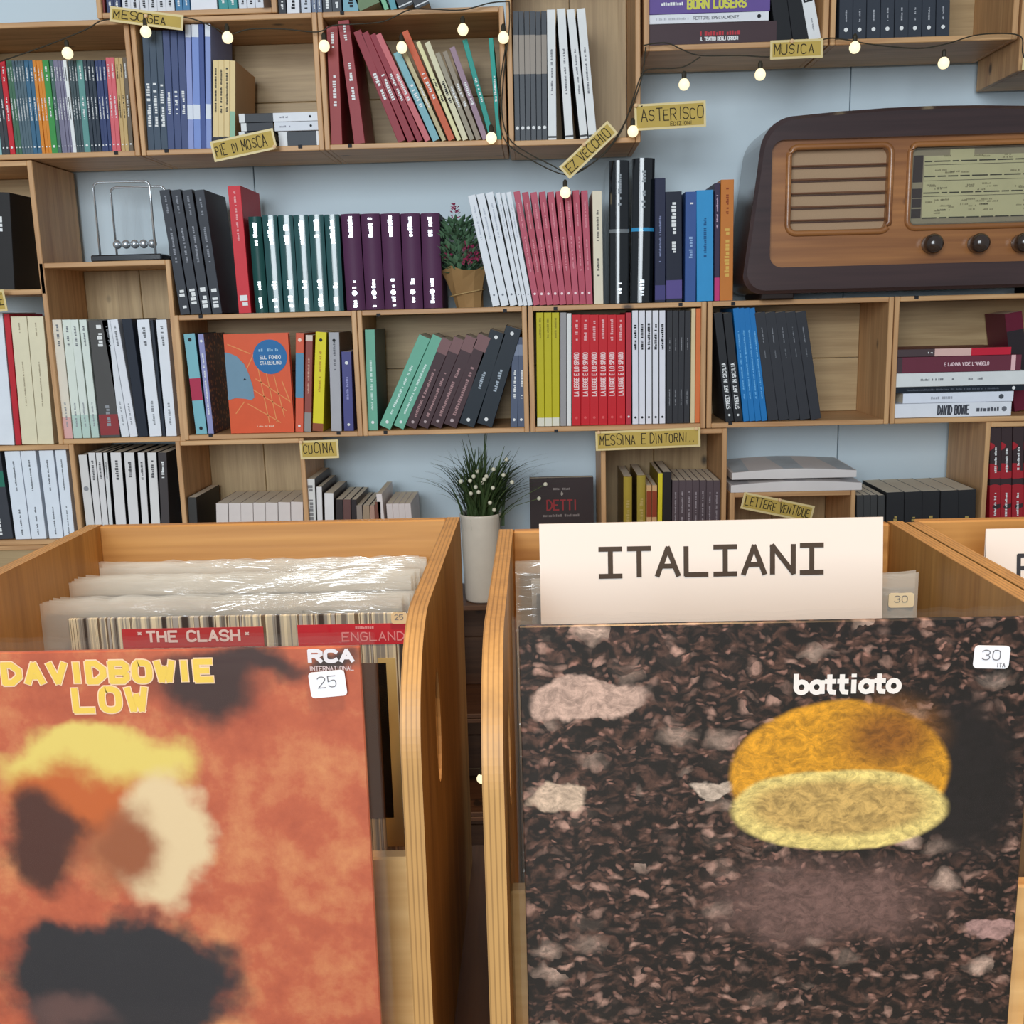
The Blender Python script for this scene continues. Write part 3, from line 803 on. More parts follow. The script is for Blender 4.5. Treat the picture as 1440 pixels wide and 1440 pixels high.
def face_book(label, px, py, Y, z, col, decor, t=0.014, tilt=0.0, dm=None):
    """a book standing with its front cover towards the room; px,py: left/right and top edges measured"""
    a, b = XatZ(px[0], z, Y), XatZ(px[1], z, Y); h = U((px[0] + px[1]) / 2, py, Y).z - z; W = b - a
    o = thing('book', label, 'book', (a, Y, z + 0.0003), (tilt, 0, 0))
    m = plain(col, 0.4)
    mb = MB(); mb.box(0, W, 0, 0.0012, 0, h); mb.box(0, W, t - 0.0012, t, 0, h); mb.box(0, 0.0012, 0.0012, t - 0.0012, 0, h); mb.build('cover', m, o)
    MB().box(0.0012, W - 0.002, 0.0012, t - 0.0012, 0.001, h - 0.001).build('pages', PAGES, o)
    decor(o, W, h)
    return o


def deco_orange(o, W, h):
    y = -0.0004
    # pale street-map lines
    g = MB()
    for (x0, z0, x1, z1) in [(.45, .55, .95, .32), (.4, .44, .9, .22), (.5, .66, .62, .1), (.62, .62, .74, .1), (.74, .58, .86, .16), (.3, .3, .8, .1), (.3, .62, .5, .86), (.05, .9, .4, .8), (.1, .2, .25, .32), (.86, .52, .97, .3)]:
        dx, dz = (x1 - x0) * W, (z1 - z0) * h; l = hypot(dx, dz); nx, nz = -dz / l * 0.0009, dx / l * 0.0009
        g.add([(x0 * W + nx, y, z0 * h + nz), (x0 * W - nx, y, z0 * h - nz), (x1 * W - nx, y, z1 * h - nz), (x1 * W + nx, y, z1 * h + nz)], [(0, 1, 2, 3)])
    g.build('map_lines', plain((236, 150, 90)), o)
    pr = [(0, .34), (.12, .36), (.27, .35), (.36, .335), (.41, .36), (.40, .47), (.35, .6), (.29, .70), (.18, .78), (.06, .815), (0, .82)]
    MB().prism([(a * W, b * h) for a, b in pr], y - 0.0003, 0.0, axis=1).build('animal_shape', plain((118, 150, 170)), o)
    MB().prism([(0.255 * W, .535 * h), (.31 * W, .54 * h), (.28 * W, .56 * h)], y - 0.0006, 0, axis=1).build('animal_eye', INK, o)
    MB().prism([(.70 * W + .265 * W * cos(2 * pi * k / 28), .765 * h + .265 * W * sin(2 * pi * k / 28)) for k in range(28)], y - 0.0003, 0.0, axis=1).build('title_disc', plain((44, 112, 168)), o)
    for s, zz, w0 in (('SUL FONDO', .745, .32), ('STA BERLINO', .69, .32)):
        mb, _ = lettering(s, 0.034 * h, 0.0055 * h, w0 * W); spin(mb, lambda v: (v[0] + .545 * W, y - 0.0007 + v[1], v[2] + zz * h)); mb.build('title_line', WHITE, o)
    mb = scribble(0.3 * W, 0.028 * h); spin(mb, lambda v: (v[0] + .53 * W, y - 0.0007 + v[1], v[2] + .82 * h)); mb.build('title_line', plain((150, 190, 220)), o)
    mb = scribble(0.26 * W, 0.014 * h); spin(mb, lambda v: (v[0] + .42 * W, y + v[1], v[2] + .06 * h)); mb.build('publisher_line', plain((240, 190, 160)), o)


face_book('orange book facing forward with a blue disc and grey blue animal shape', (325, 414), 469, 0.010, zD, (226, 92, 52), deco_orange)
shelf_run(zD, 1, (415.5, 427), (416, 429), 469, (220, 96, 66), 'orange spine with blue middle', 'right of the forward facing orange cover', bands=[((90, 142, 172), 0.35, 0.8)], dots=[(plain((255, 220, 200)), 0.93, 0.22), (WHITE, 0.06, 0.16)])
shelf_run(zD, 1, (428, 438), (430, 441), 472, (150, 76, 66), 'brick brown book with grey foot', 'left of the yellow one', bands=[((150, 146, 142), 0, 0.2), ((226, 206, 190), 0.94, 1.0)], ticks=[(plain((210, 160, 140)), 0.4, 0.8, 0.25)])
shelf_run(zD, 1, (439.5, 455), (444, 459), 468, (230, 214, 40), 'lemon yellow book with brown foot', 'in the orange book crate', bands=[((150, 80, 50), 0, 0.08)], dots=[(INK, 0.92, 0.15)], ticks=[(plain((190, 150, 40)), 0.4, 0.8, 0.22)])
shelf_run(zD, 1, (466, 481), (462, 478), 468, (176, 174, 178), 'light grey book', 'between yellow and violet blue ones', dots=[(INK, 0.92, 0.15)], ticks=[(plain((110, 110, 116)), 0.6, 0.9, 0.2)], cover=(120, 104, 92))
shelf_run(zD, 1, (484, 498), (480, 495), 495, (78, 78, 134), 'short violet blue book', 'at the right end beside light grey one', dots=[(WHITE, 0.86, 0.18), (WHITE, 0.08, 0.14)], ticks=[(plain((150, 150, 200)), 0.4, 0.7, 0.22)])
# crate D2
wD2 = 'in the crate of mint and brown books'
shelf_run(zD, 1, (518, 532), (513, 526), 464, (112, 176, 150), 'upright mint green book', wD2, ticks=[(plain((210, 232, 220)), 0.2, 0.7, 0.22)], dots=[(WHITE, 0.08, 0.16)], cover=(88, 92, 88))


def lean_right(a, b, tr, y, c, lab, tick, **kw):
    """a: lower left corner, b: lower right (touching the shelf), tr: top left"""
    Y = 0.008; X1 = XatZ(b, zD, Y); X0 = XatZ(a, zD, Y); T = U(tr, y, Y)
    ang = atan2(T.x - X0, T.z - zD); wd = (X1 - X0) * cos(ang); h = hypot(T.x - X0, T.z - zD)
    book(lab, wd * 0.97, h, 0.13, (X0, Y, zD + wd * sin(ang) + 0.0003), ang, c, ticks=tick, **kw)


tm = [(plain((214, 236, 226)), 0.15, 0.7, 0.2)]
lean_right(534, 553, 590, 478, (112, 178, 152), 'first mint green book leaning right, next to the upright one', tm, dots=[(WHITE, 0.06, 0.14)], group='leaning mint books')
lean_right(554, 571, 609, 477, (112, 178, 152), 'second mint green book leaning right, next to brown ones', tm, dots=[(WHITE, 0.06, 0.14)], group='leaning mint books')
tb = [(plain((168, 130, 130)), 0.12, 0.65, 0.24)]
for k, (a, b, tr) in enumerate([(571, 588, 622), (588.5, 605, 639), (605.5, 624, 656), (624.5, 645, 673)]):
    lean_right(a, b, tr, 481 - k * 1.5, (72, 50, 54), ['leftmost', 'second from left', 'third from left', 'rightmost'][k] + ' of the four dark brown books leaning right', tb, dots=[(plain((190, 170, 170)), 0.06, 0.14)], bands=[((128, 92, 92), 0.84, 1.0)], group='leaning dark brown books')
lean_right(646, 670, 690, 471, (38, 46, 54), 'first charcoal blue book leaning right beside brown ones', [(plain((170, 180, 190)), 0.35, 0.6, 0.2)], dots=[(WHITE, 0.06, 0.12), (WHITE, 0.94, 0.12)], group='leaning charcoal books')
lean_right(671, 695, 712, 465, (38, 46, 54), 'second charcoal blue book leaning right beside brown ones', [(plain((170, 180, 190)), 0.35, 0.6, 0.2)], dots=[(WHITE, 0.06, 0.12), (WHITE, 0.94, 0.12)], group='leaning charcoal books')
shelf_run(zD, 2, (718, 738), (720, 739), 475, (86, 96, 118), 'steel blue upright book', 'right of the leaning charcoal ones', bands=[((130, 140, 160), 0.8, 0.92)], ticks=[(WHITE, 0.32, 0.62, 0.3)], dots=[(WHITE, 0.08, 0.2)])
# crate D3
wD3 = 'in the crate of red spines'
shelf_run(zD, 3, (755.5, 787), (754, 787), 440, (196, 184, 28), 'mustard yellow book', 'with white foot', bands=[((226, 222, 204), 0, 0.075)], ticks=[(plain((150, 136, 30)), 0.78, 0.95, 0.25)])
shelf_run(zD, 1, (788, 796.5), (788, 797), 440, (158, 154, 154), 'ash grey book', wD3)
shelf_run(zD, 1, (797, 803.5), (797, 804), 441, (232, 230, 226), 'thin white book', wD3)
shelf_run(zD, 6, (804.5, 880), (804.5, 879), 443, (204, 32, 42), 'red thriller', 'with white title', texts=[('LA LEGGE E LO SPARO', plain((246, 210, 208)), 0.27, 0.66, 0.5, 0.2, 0)], ticks=[(plain((240, 180, 180)), 0.77, 0.95, 0.3)], dots=[(plain((226, 90, 90)), 0.07, 0.16)])
shelf_run(zD, 1, (880.5, 888), (880, 888), 440, (190, 56, 68), 'thin crimson book', 'right of the red thrillers', dots=[(WHITE, 0.07, 0.22)])
shelf_run(zD, 5, (889.5, 937), (889, 937), 437, (232, 230, 236), 'white paperback with black title', 'right of red thrillers', texts=[], ticks=[(INK, 0.66, 0.88, 0.4)], dots=[(INK, 0.06, 0.2)], gapf=0.86, cover=(40, 42, 46), plural='white paperbacks with black titles')
shelf_run(zD, 4, (937.5, 970), (938, 972), 437, (54, 54, 58), 'slim black book', 'near the right side of red crate', ticks=[(plain((150, 150, 154)), 0.16, 0.3, 0.16), (plain((150, 150, 154)), 0.65, 0.76, 0.16)])
shelf_run(zD, 1, (971, 977), (972.5, 979), 434, (226, 204, 160), 'thin cream book', 'beside slim black ones')
shelf_run(zD, 1, (977.5, 984), (979, 985), 434, (222, 122, 70), 'thin orange book', 'beside the cream one at crate side')
# crate D4
shelf_run(zD, 2, (1021, 1045), (1004, 1030), 441, (44, 45, 48), 'black book titled STREET ART', 'leaning left', texts=[('STREET ART IN SICILIA', WHITE, 0.12, 0.54, 0.42, 0.22, 0)], dots=[(WHITE, 0.06, 0.14)], plural='black books titled STREET ART')
shelf_run(zD, 4, (1046, 1080), (1031, 1061), 434, (36, 120, 186), 'bright blue book', 'leaning left', ticks=[(plain((110, 180, 230)), 0.2, 0.8, 0.25)])
shelf_run(zD, 5, (1080.5, 1156), (1061.5, 1133), (441, 440), (56, 57, 62), 'graphite book', 'leaning left below the radio', ticks=[(plain((140, 142, 148)), 0.72, 0.86, 0.1), (plain((120, 122, 128)), 0.58, 0.66, 0.1)])
# crate D5
wS = 'in the flat stack below the radio'
z = zD
z = lying('white book lettered DAVID BOWIE at the bottom ' + wS, 1256, 1422, 565, 585, z, (232, 234, 240), texts=[('DAVID BOWIE', plain((70, 72, 80)), 0.38, 0.64, 0.62, 0.16, 0)], ticks=[(plain((90, 92, 100)), 0.68, 0.88, 0.3), ], dots=[(plain((110, 112, 120)), 0.94, 0.18)])
z = lying('shorter white book with round mark, second from bottom ' + wS, 1270, 1425, 550, 564.5, z, (230, 234, 244), ticks=[(plain((170, 172, 182)), 0.24, 0.45, 0.25)], dots=[(plain((80, 84, 92)), 0.89, 0.24)])
z = lying('black book between white ones ' + wS, 1257, 1440, 541, 549.5, z, (36, 42, 50), ticks=[(plain((90, 96, 106)), 0.1, 0.8, 0.3)], dots=[(WHITE, 0.92, 0.3)])
z = lying('longest white book, third from top ' + wS, 1257, 1446, 521, 540.5, z, (228, 230, 228), ticks=[(plain((130, 132, 134)), 0.2, 0.36, 0.16), (plain((130, 132, 134)), 0.54, 0.66, 0.16)], dots=[(plain((130, 132, 134)), 0.44, 0.07)])
z = lying('maroon book with white lettering ' + wS, 1262, 1436, 498, 520.5, z, (112, 54, 68), texts=[("E LADINA VIDE L'ANGELO", plain((240, 210, 214)), 0.38, 0.74, 0.2, 0.2, 0)], bands=[((78, 62, 66), 0, 0.04), ((236, 190, 190), 0.92, 0.955)])
z = lying('grey and red book with pink label on top ' + wS, 1262, 1422, 486, 497, z, (82, 68, 70), bands=[((226, 186, 176), 0.33, 0.65), ((204, 40, 62), 0.65, 1.0)], cover=(116, 50, 48), ticks=[(WHITE, 0.27, 0.33, 0.2)])
shelf_run(zD, 1, (1427, 1452), (1413, 1440), 442, (104, 32, 52), 'tall maroon book with black label', 'behind the flat stack', Y=0.075, d=0.09, bands=[((50, 44, 48), 0.3, 0.82)])

# lower left rows
zF = 0.817 + 0.0102
shelf_run(zF, 1, (-16, 20), (-36, 3), 633, (66, 68, 74), 'dark grey volume', 'at the left edge of the lowest visible row', bands=[((50, 120, 100), 0.6, 0.78)], ticks=[(WHITE, 0.05, 0.25, 0.2)])
for k, (a, b, ta) in enumerate([(22, 44, 5.5), (44.5, 66, 28), (69.5, 90, 54), (90.5, 106, 77)]):
    shelf_run(zF, 1, (a, b), (ta, 0), 632, (230, 236, 244), ['leftmost', 'second', 'third', 'rightmost'][k] + ' of the four big white volumes', 'low at the left edge', ticks=[(plain((90, 92, 98)), 0.05, 0.36, 0.1), (plain((90, 92, 98)), 0.55, 0.9, 0.1)], group='big white volumes')
zF1 = 0.8168
wF = 'low beside the left record bin'
for k, (a, b, ta, c, s) in enumerate([(124, 136, 110, (222, 218, 214), 'white book with grey emblem'), (136.5, 146, 124, (228, 224, 222), 'first narrow white book right of the emblem book'), (146.5, 155, 134.5, (226, 222, 220), 'second narrow white book right of emblem book'), (155.5, 161, 145, (224, 222, 220), 'thinnest white book'),
                                      (165, 180, 155, (228, 224, 222), 'first broad white book'), (183.5, 198, 174, (226, 222, 220), 'second broad white book'), (201.5, 211, 193.5, (226, 222, 220), 'third rather narrow white book'), (214.5, 227, 207, (228, 224, 220), 'last white book before the dark one'), (228, 240, 222, (72, 66, 66), 'dark brown book')]):
    shelf_run(zF1, 1, (a, b), (ta, 0), 637 if k else 640, c, s, wF, ticks=[(plain((90, 88, 90)) if k != 8 else WHITE, 0.7, 0.9, 0.3)] if k else [], dots=[(plain((150, 150, 154)), 0.62, 0.3)] if k == 0 else [], cover=(50, 48, 50))
# crate E3
zE_ = ZE + 0.0102
shelf_run(zE_, 1, (272, 284), (264, 278), 700, (60, 58, 56), 'black book leaning in corner', 'left of the pinkish books', cover=(44, 42, 42), d=0.15)
shelf_run(zE_, 7, (307, 428), (303.5, 426), (709, 707), (222, 210, 204), 'small pinkish white book', 'left of the CUCINA card', d=0.14, cover=(120, 100, 100))
# open row right of it, standing on the low crates
zO = ZE + 0.0002
wO = 'right below the CUCINA card'
for k, (a, b, ta, y, c, s) in enumerate([(436, 449, 429.5, 674, (222, 220, 216), 'tall white cookbook with grey print'), (449.5, 457, 445, 685, (226, 222, 220), 'white cookbook with black spot'), (460, 473, 456, 694, (228, 224, 222), 'plain white cookbook'),
                                         (475, 485, 472, 703, (52, 44, 44), 'first black cookbook'), (485.5, 496, 482.5, 703, (106, 74, 70), 'red brown cookbook'), (496.5, 504, 494, 703, (48, 40, 42), 'second black cookbook'),
                                         (507, 515, 501, 711, (150, 136, 126), 'greyish beige cookbook'), (515.5, 525, 510, 711, (162, 140, 116), 'tan cookbook'), (525.5, 532, 520, 711, (178, 140, 124), 'rosy tan cookbook'), (532.5, 541, 527, 706, (120, 74, 62), 'terracotta cookbook')]):
    shelf_run(zO, 1, (a, b), (ta, 0), y, c, s, wO, d=0.15, cover=(88, 80, 76), dots=[(INK, 0.6, 0.3)] if k == 1 else [], ticks=[(plain((130, 128, 128)), 0.55, 0.95, 0.5)] if k == 0 else [])
shelf_run(zO, 1, (545, 553), (529, 537), 695, (226, 216, 212), 'pale thin cookbook leaning left', 'over the pink ones', d=0.15)
shelf_run(zO, 4, (554, 589), (543, 577), 709, (218, 206, 202), 'small pale pink book', 'left of the grass plant', d=0.14)


def deco_delitti(o, W, h):
    y = -0.0005
    mb, _ = lettering('DETTI', 0.085 * h, 0.013 * h, 0.46 * W); spin(mb, lambda v: (v[0] + .27 * W, y + v[1], v[2] + .72 * h)); mb.build('title_line', plain((158, 58, 60)), o)
    mb = scribble(0.26 * W, 0.018 * h); spin(mb, lambda v: (v[0] + .37 * W, y + v[1], v[2] + .895 * h)); mb.build('title_line', plain((150, 140, 136)), o)
    mb = scribble(0.58 * W, 0.022 * h); spin(mb, lambda v: (v[0] + .2 * W, y + v[1], v[2] + .66 * h)); mb.build('title_line', plain((140, 128, 124)), o)
    MB().prism([(.5 * W, .84 * h), (.53 * W, .86 * h), (.5 * W, .885 * h), (.485 * W, .86 * h)], y - 0.0002, 0, axis=1).build('emblem', plain((170, 160, 150)), o)


face_book('dark book facing forward with red title right of the grass plant', (748, 836), 672, 0.10, zO, (66, 56, 56), deco_delitti, t=0.02)
# crate E4
wE4 = 'under the MESSINA E DINTORNI card'
shelf_run(zE_, 1, (877, 889), (877, 890), 671, (176, 150, 60), 'first gold book', wE4, cover=(110, 84, 34), round_=0.2, ticks=[(GOLD, 0.5, 0.8, 0.4)], rough=0.3, d=0.15)
shelf_run(zE_, 1, (896, 908), (896, 909), 669, (172, 150, 64), 'second gold book', wE4, cover=(110, 84, 34), round_=0.2, ticks=[(GOLD, 0.5, 0.8, 0.4)], rough=0.3, d=0.15)
shelf_run(zE_, 2, (909, 923), (909.5, 925), 683, (214, 170, 120), 'short tan booklet with rust top', wE4, bands=[((150, 66, 40), 0.72, 0.95)], plural='short tan booklets with rust tops', Y=0.004)
shelf_run(zE_, 1, (923.5, 930), (925.5, 932), 666, (224, 206, 50), 'thin bright yellow book', wE4, cover=(140, 120, 40), d=0.15)
shelf_run(zE_, 1, (931, 943), (932.5, 944), 664, (42, 38, 38), 'black book', wE4, d=0.15)
shelf_run(zE_, 7, (944, 1011), (945.5, 1013), 676, (92, 78, 82), 'grey violet book', wE4, ticks=[(plain((168, 156, 160)), 0.5, 0.9, 0.22)], d=0.15)
# right of E5
shelf_run(zO, 4, (1205, 1243), (1205, 1245), 697, (72, 72, 72), 'thin dark grey book', 'right of the LETTERE VENTIDUE card', d=0.15)
shelf_run(zO, 5, (1245, 1371), (1247, 1374), (693, 690), (50, 50, 52), 'thick black book', 'left of the red and black spines', d=0.15, ticks=[(GOLD, 0.70, 0.76, 0.2)])
# magazines on E5
z = 0.8922


def magazine(label, px0, px1, zb, th, col, Y, d, rz):
    a, b = U(px0, 680, Y).x, U(px1, 680, Y).x
    o = thing('magazine', label, 'magazine', (a, Y, zb), (0, 0, rz), 'magazines on the small crate')
    W = b - a
    mb = MB(); n = 10
    for sgn, zz in ((0, 0.0), (1, th)):
        vs = []; fs = []
        for i in range(n + 1):
            u = i / n; lift = 0.006 * math.sin(u * pi) * sgn
            vs += [(u * W, 0, zz + lift), (u * W, d, zz + lift + 0.004 * sgn)]
        for i in range(n):
            fs.append((2 * i, 2 * i + 2, 2 * i + 3, 2 * i + 1))
        mb.add(vs, fs)
    m = 2 * (n + 1)
    for i in range(n):
        mb.f.append((2 * i, 2 * i + 2, m + 2 * i + 2, m + 2 * i)); mb.f.append((2 * i + 1, 2 * i + 3, m + 2 * i + 3, m + 2 * i + 1))
    mb.f.append((0, 1, m + 1, m)); mb.f.append((2 * n, 2 * n + 1, m + 2 * n + 1, m + 2 * n))
    mb.build('pages', plain((226, 218, 214), 0.5, var=0.1, scale=14), o)
    MB().add([(0.004, 0.004, th + 0.0012), (W * 0.5, 0.004, th + 0.0068), (W - 0.004, 0.004, th + 0.0012), (W - 0.004, d - 0.004, th + 0.0052), (W * 0.5, d - 0.004, th + 0.0108), (0.004, d - 0.004, th + 0.0052)],
             [(0, 1, 4, 5), (1, 2, 3, 4)]).build('front_page', plain(col, 0.35, var=0.35, scale=22), o)


magazine('lower white magazine lying on the small crate', 1028, 1212, z, 0.014, (206, 200, 200), 0.002, 0.15, 0.0)
magazine('upper grey printed magazine lying on the small crate', 1029, 1204, z + 0.0252, 0.013, (190, 196, 200), 0.004, 0.148, 0.0)
# crate E6
def redblack():
    m, nt, b = newmat('red_black_print'); L = nt.links.new
    tc = N(nt, 'ShaderNodeTexCoord'); mp = N(nt, 'ShaderNodeMapping'); mp.inputs['Scale'].default_value = (12, 1, 24)
    no = N(nt, 'ShaderNodeTexNoise'); no.inputs['Scale'].default_value = 1; no.inputs['Detail'].default_value = 1
    L(tc.outputs['Object'], mp.inputs[0]); L(mp.outputs[0], no.inputs['Vector'])
    cr = N(nt, 'ShaderNodeValToRGB'); cr.color_ramp.interpolation = 'CONSTANT'
    cr.color_ramp.elements[0].color = lin((60, 44, 46)); cr.color_ramp.elements[1].color = lin((176, 36, 48)); cr.color_ramp.elements[1].position = 0.48
    L(no.outputs['Fac'], cr.inputs[0]); L(cr.outputs[0], b.inputs['Base Color']); b.inputs['Roughness'].default_value = 0.4
    return m


_m[((150, 36, 46), 0.45, 0.0, 0.0, 0.07, 40.0, 0.0)] = redblack()
shelf_run(zE_, 4, (1391, 1453), (1393, 1458), 599, (150, 36, 46), 'red and black printed spine', 'in the right edge crate', ticks=[(WHITE, 0.72, 0.88, 0.2), (WHITE, 0.42, 0.6, 0.2)])

# ------------------------------------------------------------------ steel ball cradle
zc = 1.3622
p0 = U(115, 358, 0.03); base_x0 = U(114, 356, 0.0).x; base_x1 = U(238, 356, 0.0).x
cr_ = thing('ball_cradle', 'steel ball cradle on a black base standing on the white book crate', 'desk toy', (base_x0 + 0.012, 0.012, zc))
bw, bd_ = 0.135, 0.105
box('base', 0, bw, 0, bd_, 0, 0.012, plain((38, 40, 44), 0.25, coat=0.5), cr_, 0.002)
CHROME = plain((226, 230, 234), 0.2, 0.75)
hgt = 0.145
for yy in (0.012, bd_ - 0.012):
    r = 0.010
    pts = [(0.014, yy, 0.010), (0.014, yy, hgt - r)] + [(0.014 + r - r * cos(a), yy, hgt - r + r * sin(a)) for a in (pi / 6, pi / 3, pi / 2)] + \
          [(bw - 0.014 - r + r * sin(a), yy, hgt - r + r * cos(a)) for a in (0, pi / 6, pi / 3, pi / 2)] + [(bw - 0.014, yy, 0.010)]
    MB().tube(pts, 0.0022, 8).build('frame_rod', CHROME, cr_, smooth=True)
for k in range(5):
    bx = bw / 2 + (k - 2) * 0.0172; bz = 0.034
    bo = MB().sphere((bx, bd_ / 2, bz), 0.0085, 16, 10).build('steel_ball', CHROME, cr_, smooth=True)
    MB().tube([(bx, 0.012, hgt), (bx, bd_ / 2, bz + 0.008), (bx, bd_ - 0.012, hgt)], 0.00010, 4).build('string', plain((190, 196, 200)), bo)

# ------------------------------------------------------------------ flowering plant in kraft paper
def leaf(mb, base, d, up, L, W):
    d = d.normalized(); s = d.cross(up).normalized() * W
    b = Vector(base); m = b + d * L * 0.5 + up * 0.002; t = b + d * L
    mb.add([b, m + s, t, m - s], [(0, 1, 2, 3)])


pc = Vector((U(652, 430, 0.05).x + 0.012, 0.055, zC))
pl = thing('potted_flower', 'small pink flowering plant wrapped in kraft paper between purple and white books', 'plant', pc)
kraft = plain((158, 122, 78), 0.75, var=0.15, scale=30, bump=0.4)
vs = []; fs = []; seg = 10
for i, (r, h, tw) in enumerate([(0.026, 0.0, 0), (0.029, 0.022, .1), (0.036, 0.052, .2), (0.042, 0.070, .3), (0.034, 0.066, .3), (0.024, 0.02, .1)]):
    for k in range(seg):
        a = 2 * pi * k / seg + tw; rr = r * (1 + (0.10 if k % 2 else -0.06) * (i / 3)); hh = h + (0.009 if (k % 3 == 0 and i in (3, 4)) else 0)
        vs.append((rr * cos(a) - h * 0.12, rr * sin(a) * 0.85, hh))
for i in range(5):
    for k in range(seg):
        fs.append((i * seg + k, i * seg + (k + 1) % seg, (i + 1) * seg + (k + 1) % seg, (i + 1) * seg + k))
fs.append(tuple(range(seg - 1, -1, -1)))
obj('paper_wrap', vs, fs, kraft, pl)
MB().tube([(0.034 * cos(a) - 0.004, 0.030 * sin(a), 0.028 + 0.006 * cos(a)) for a in [2 * pi * k / 16 for k in range(17)]], 0.0009, 5).build('twine', plain((196, 164, 112)), pl)
fol = MB()
for i in range(620):
    a = random.uniform(0, 2 * pi); t_ = random.random(); rad = 0.044 * math.sqrt(random.random()) * (0.65 + 0.6 * sin(t_ * pi))
    b = Vector((rad * cos(a) - 0.012 - 0.01 * t_, rad * sin(a) * 0.8, 0.062 + t_ * 0.098))
    leaf(fol, b, Vector((cos(a), sin(a), random.uniform(0.1, 1.2))), Vector((0, 0, 1)), random.uniform(0.014, 0.026), random.uniform(0.0035, 0.006))
fol.build('foliage', plain((98, 132, 100), 0.6, var=0.35, scale=120), pl, kind='stuff')
for (fx, fy, fz, L, n) in [(0.0, -0.036, 0.078, 0.042, 70), (-0.036, -0.02, 0.088, 0.026, 36), (-0.022, -0.004, 0.166, 0.026, 26), (0.014, -0.034, 0.084, 0.030, 40)]:
    fl = MB()
    for i in range(n):
        t_ = random.random(); a = random.uniform(0, 2 * pi); r = 0.011 * (1 - 0.75 * t_)
        leaf(fl, (fx + r * cos(a) * 0.6, fy + r * sin(a) * 0.6, fz + L * t_), Vector((cos(a), sin(a), 0.6)), Vector((0, 0, 1)), 0.007, 0.0026)
    fl.build('flower_spike', plain((186, 70, 110), 0.6, var=0.25, scale=150), pl, kind='stuff')

# ------------------------------------------------------------------ grass plant in a white pot
gx = U(678, 800, 0.05).x
gp = thing('potted_grass', 'grass plant with tiny white flowers in a tall white pot', 'plant', (gx, -0.005, ZE))
MB().lathe([(0.001, 0.0), (0.034, 0.0), (0.036, 0.004), (0.041, 0.172), (0.0425, 0.178), (0.041, 0.180), (0.039, 0.178), (0.037, 0.155), (0.001, 0.153)], (0, 0.055, 0), 32).build('pot', plain((226, 216, 200), 0.25, coat=0.4), gp, smooth=True)
MB().lathe([(0.001, 0.1535), (0.0365, 0.1535), (0.001, 0.163)], (0, 0.055, 0), 20).build('soil', plain((60, 46, 36), 0.9), gp)
gb = MB()
for i in range(300):
    a = random.uniform(0, 2 * pi); out = random.uniform(0.01, 0.14) * (1.0 if random.random() > 0.25 else 1.25)
    H = random.uniform(0.10, 0.215) if out > 0.06 else random.uniform(0.08, 0.18)
    c = Vector((random.gauss(0, 0.014), 0.055 + random.gauss(0, 0.014), 0.15)); dirn = Vector((cos(a), sin(a) * 0.55, 0)); side = Vector((-sin(a), cos(a), 0)) * random.uniform(0.0018, 0.0036)
    prev = None; n = 6; vs = []
    for k in range(n + 1):
        t_ = k / n
        p = c + Vector((0.022 * t_ * t_, 0, 0)) + dirn * (out * t_ ** 1.6) + Vector((0, 0, H * (t_ - (0.32 if out > 0.075 else 0.08) * t_ ** 3)))
        p.y = min(p.y, 0.15)
        wdt = side * (1 - t_ ** 2 * 0.9)
        vs += [p + wdt, p - wdt]
    gb.add(vs, [(2 * k, 2 * k + 1, 2 * k + 3, 2 * k + 2) for k in range(n)])
gb.build('grass_blades', plain((62, 80, 46), 0.5, var=0.35, scale=60), gp, kind='stuff')
budm = MB().sphere((0, 0, 0), 0.0042, 10, 6)
me = bpy.data.meshes.new('flower'); me.from_pydata(budm.v, [], budm.f); me.materials.append(plain((224, 220, 196), 0.6))
for (bx, by) in [(666, 670), (681, 674), (694, 660), (684, 670), (661, 676), (671, 663), (678, 679), (669, 685), (648, 677), (673, 692), (662, 694), (689, 707), (695, 717), (712, 646), (708, 668), (720, 678), (767, 681), (758, 701), (693, 686)]:
    p = U(bx, by, random.uniform(-0.01, 0.035)) - Vector(gp.location)
    fo = link('flower', me, gp, p)
    c0 = Vector((p.x * 0.2, 0.055, 0.155)); MB().tube([c0 - p, (c0 * 0.5 + p * 0.5 + Vector((0, 0, 0.012))) - p, Vector((0, 0, 0))], 0.0006, 4).build('stem', plain((96, 112, 66), 0.6), fo)

# ------------------------------------------------------------------ radio
RY = -0.035
Rl = U(1046, 380, RY).x; Rz = zC
RW = 0.66
rad = thing('vintage_radio', 'vintage valve radio in dark brown and burl wood on the right', 'radio', (Rl, RY, Rz))


def rl(px, py):
    p = U(px, py, RY) - Vector((Rl, RY, Rz))
    return p.x, p.z


zt = rl(1440, 144)[1]; zb0 = rl(1200, 410)[1]


def radio_outline(inset=0.0, n=8):
    """arched cabinet outline, broader at the foot"""
    x0, x1, z0, z1 = inset, RW - inset, zb0 + inset, zt - inset
    pts = []
    rB = 0.034; rT = 0.062; sl = 0.026      # sl: how far the sides lean in at the top
    def corner(cx, cz, r, a0, a1):
        for k in range(n + 1):
            a = radians(a0 + (a1 - a0) * k / n); pts.append((cx + r * cos(a), cz + r * sin(a)))
    corner(x1 - rB, z0 + rB, rB, -90, 0)
    corner(x1 - sl - rT, z1 - 0.010 - rT, rT, 5, 84)
    for k in range(1, 6):
        t_ = k / 6; xx = x1 - sl - rT + (x0 + sl + rT - (x1 - sl - rT)) * t_
        pts.append((xx, z1 - 0.010 + 0.010 * (1 - (2 * t_ - 1) ** 2)))
    corner(x0 + sl + rT, z1 - 0.010 - rT, rT, 96, 175)
    corner(x0 + rB, z0 + rB, rB, 180, 270)
    return pts


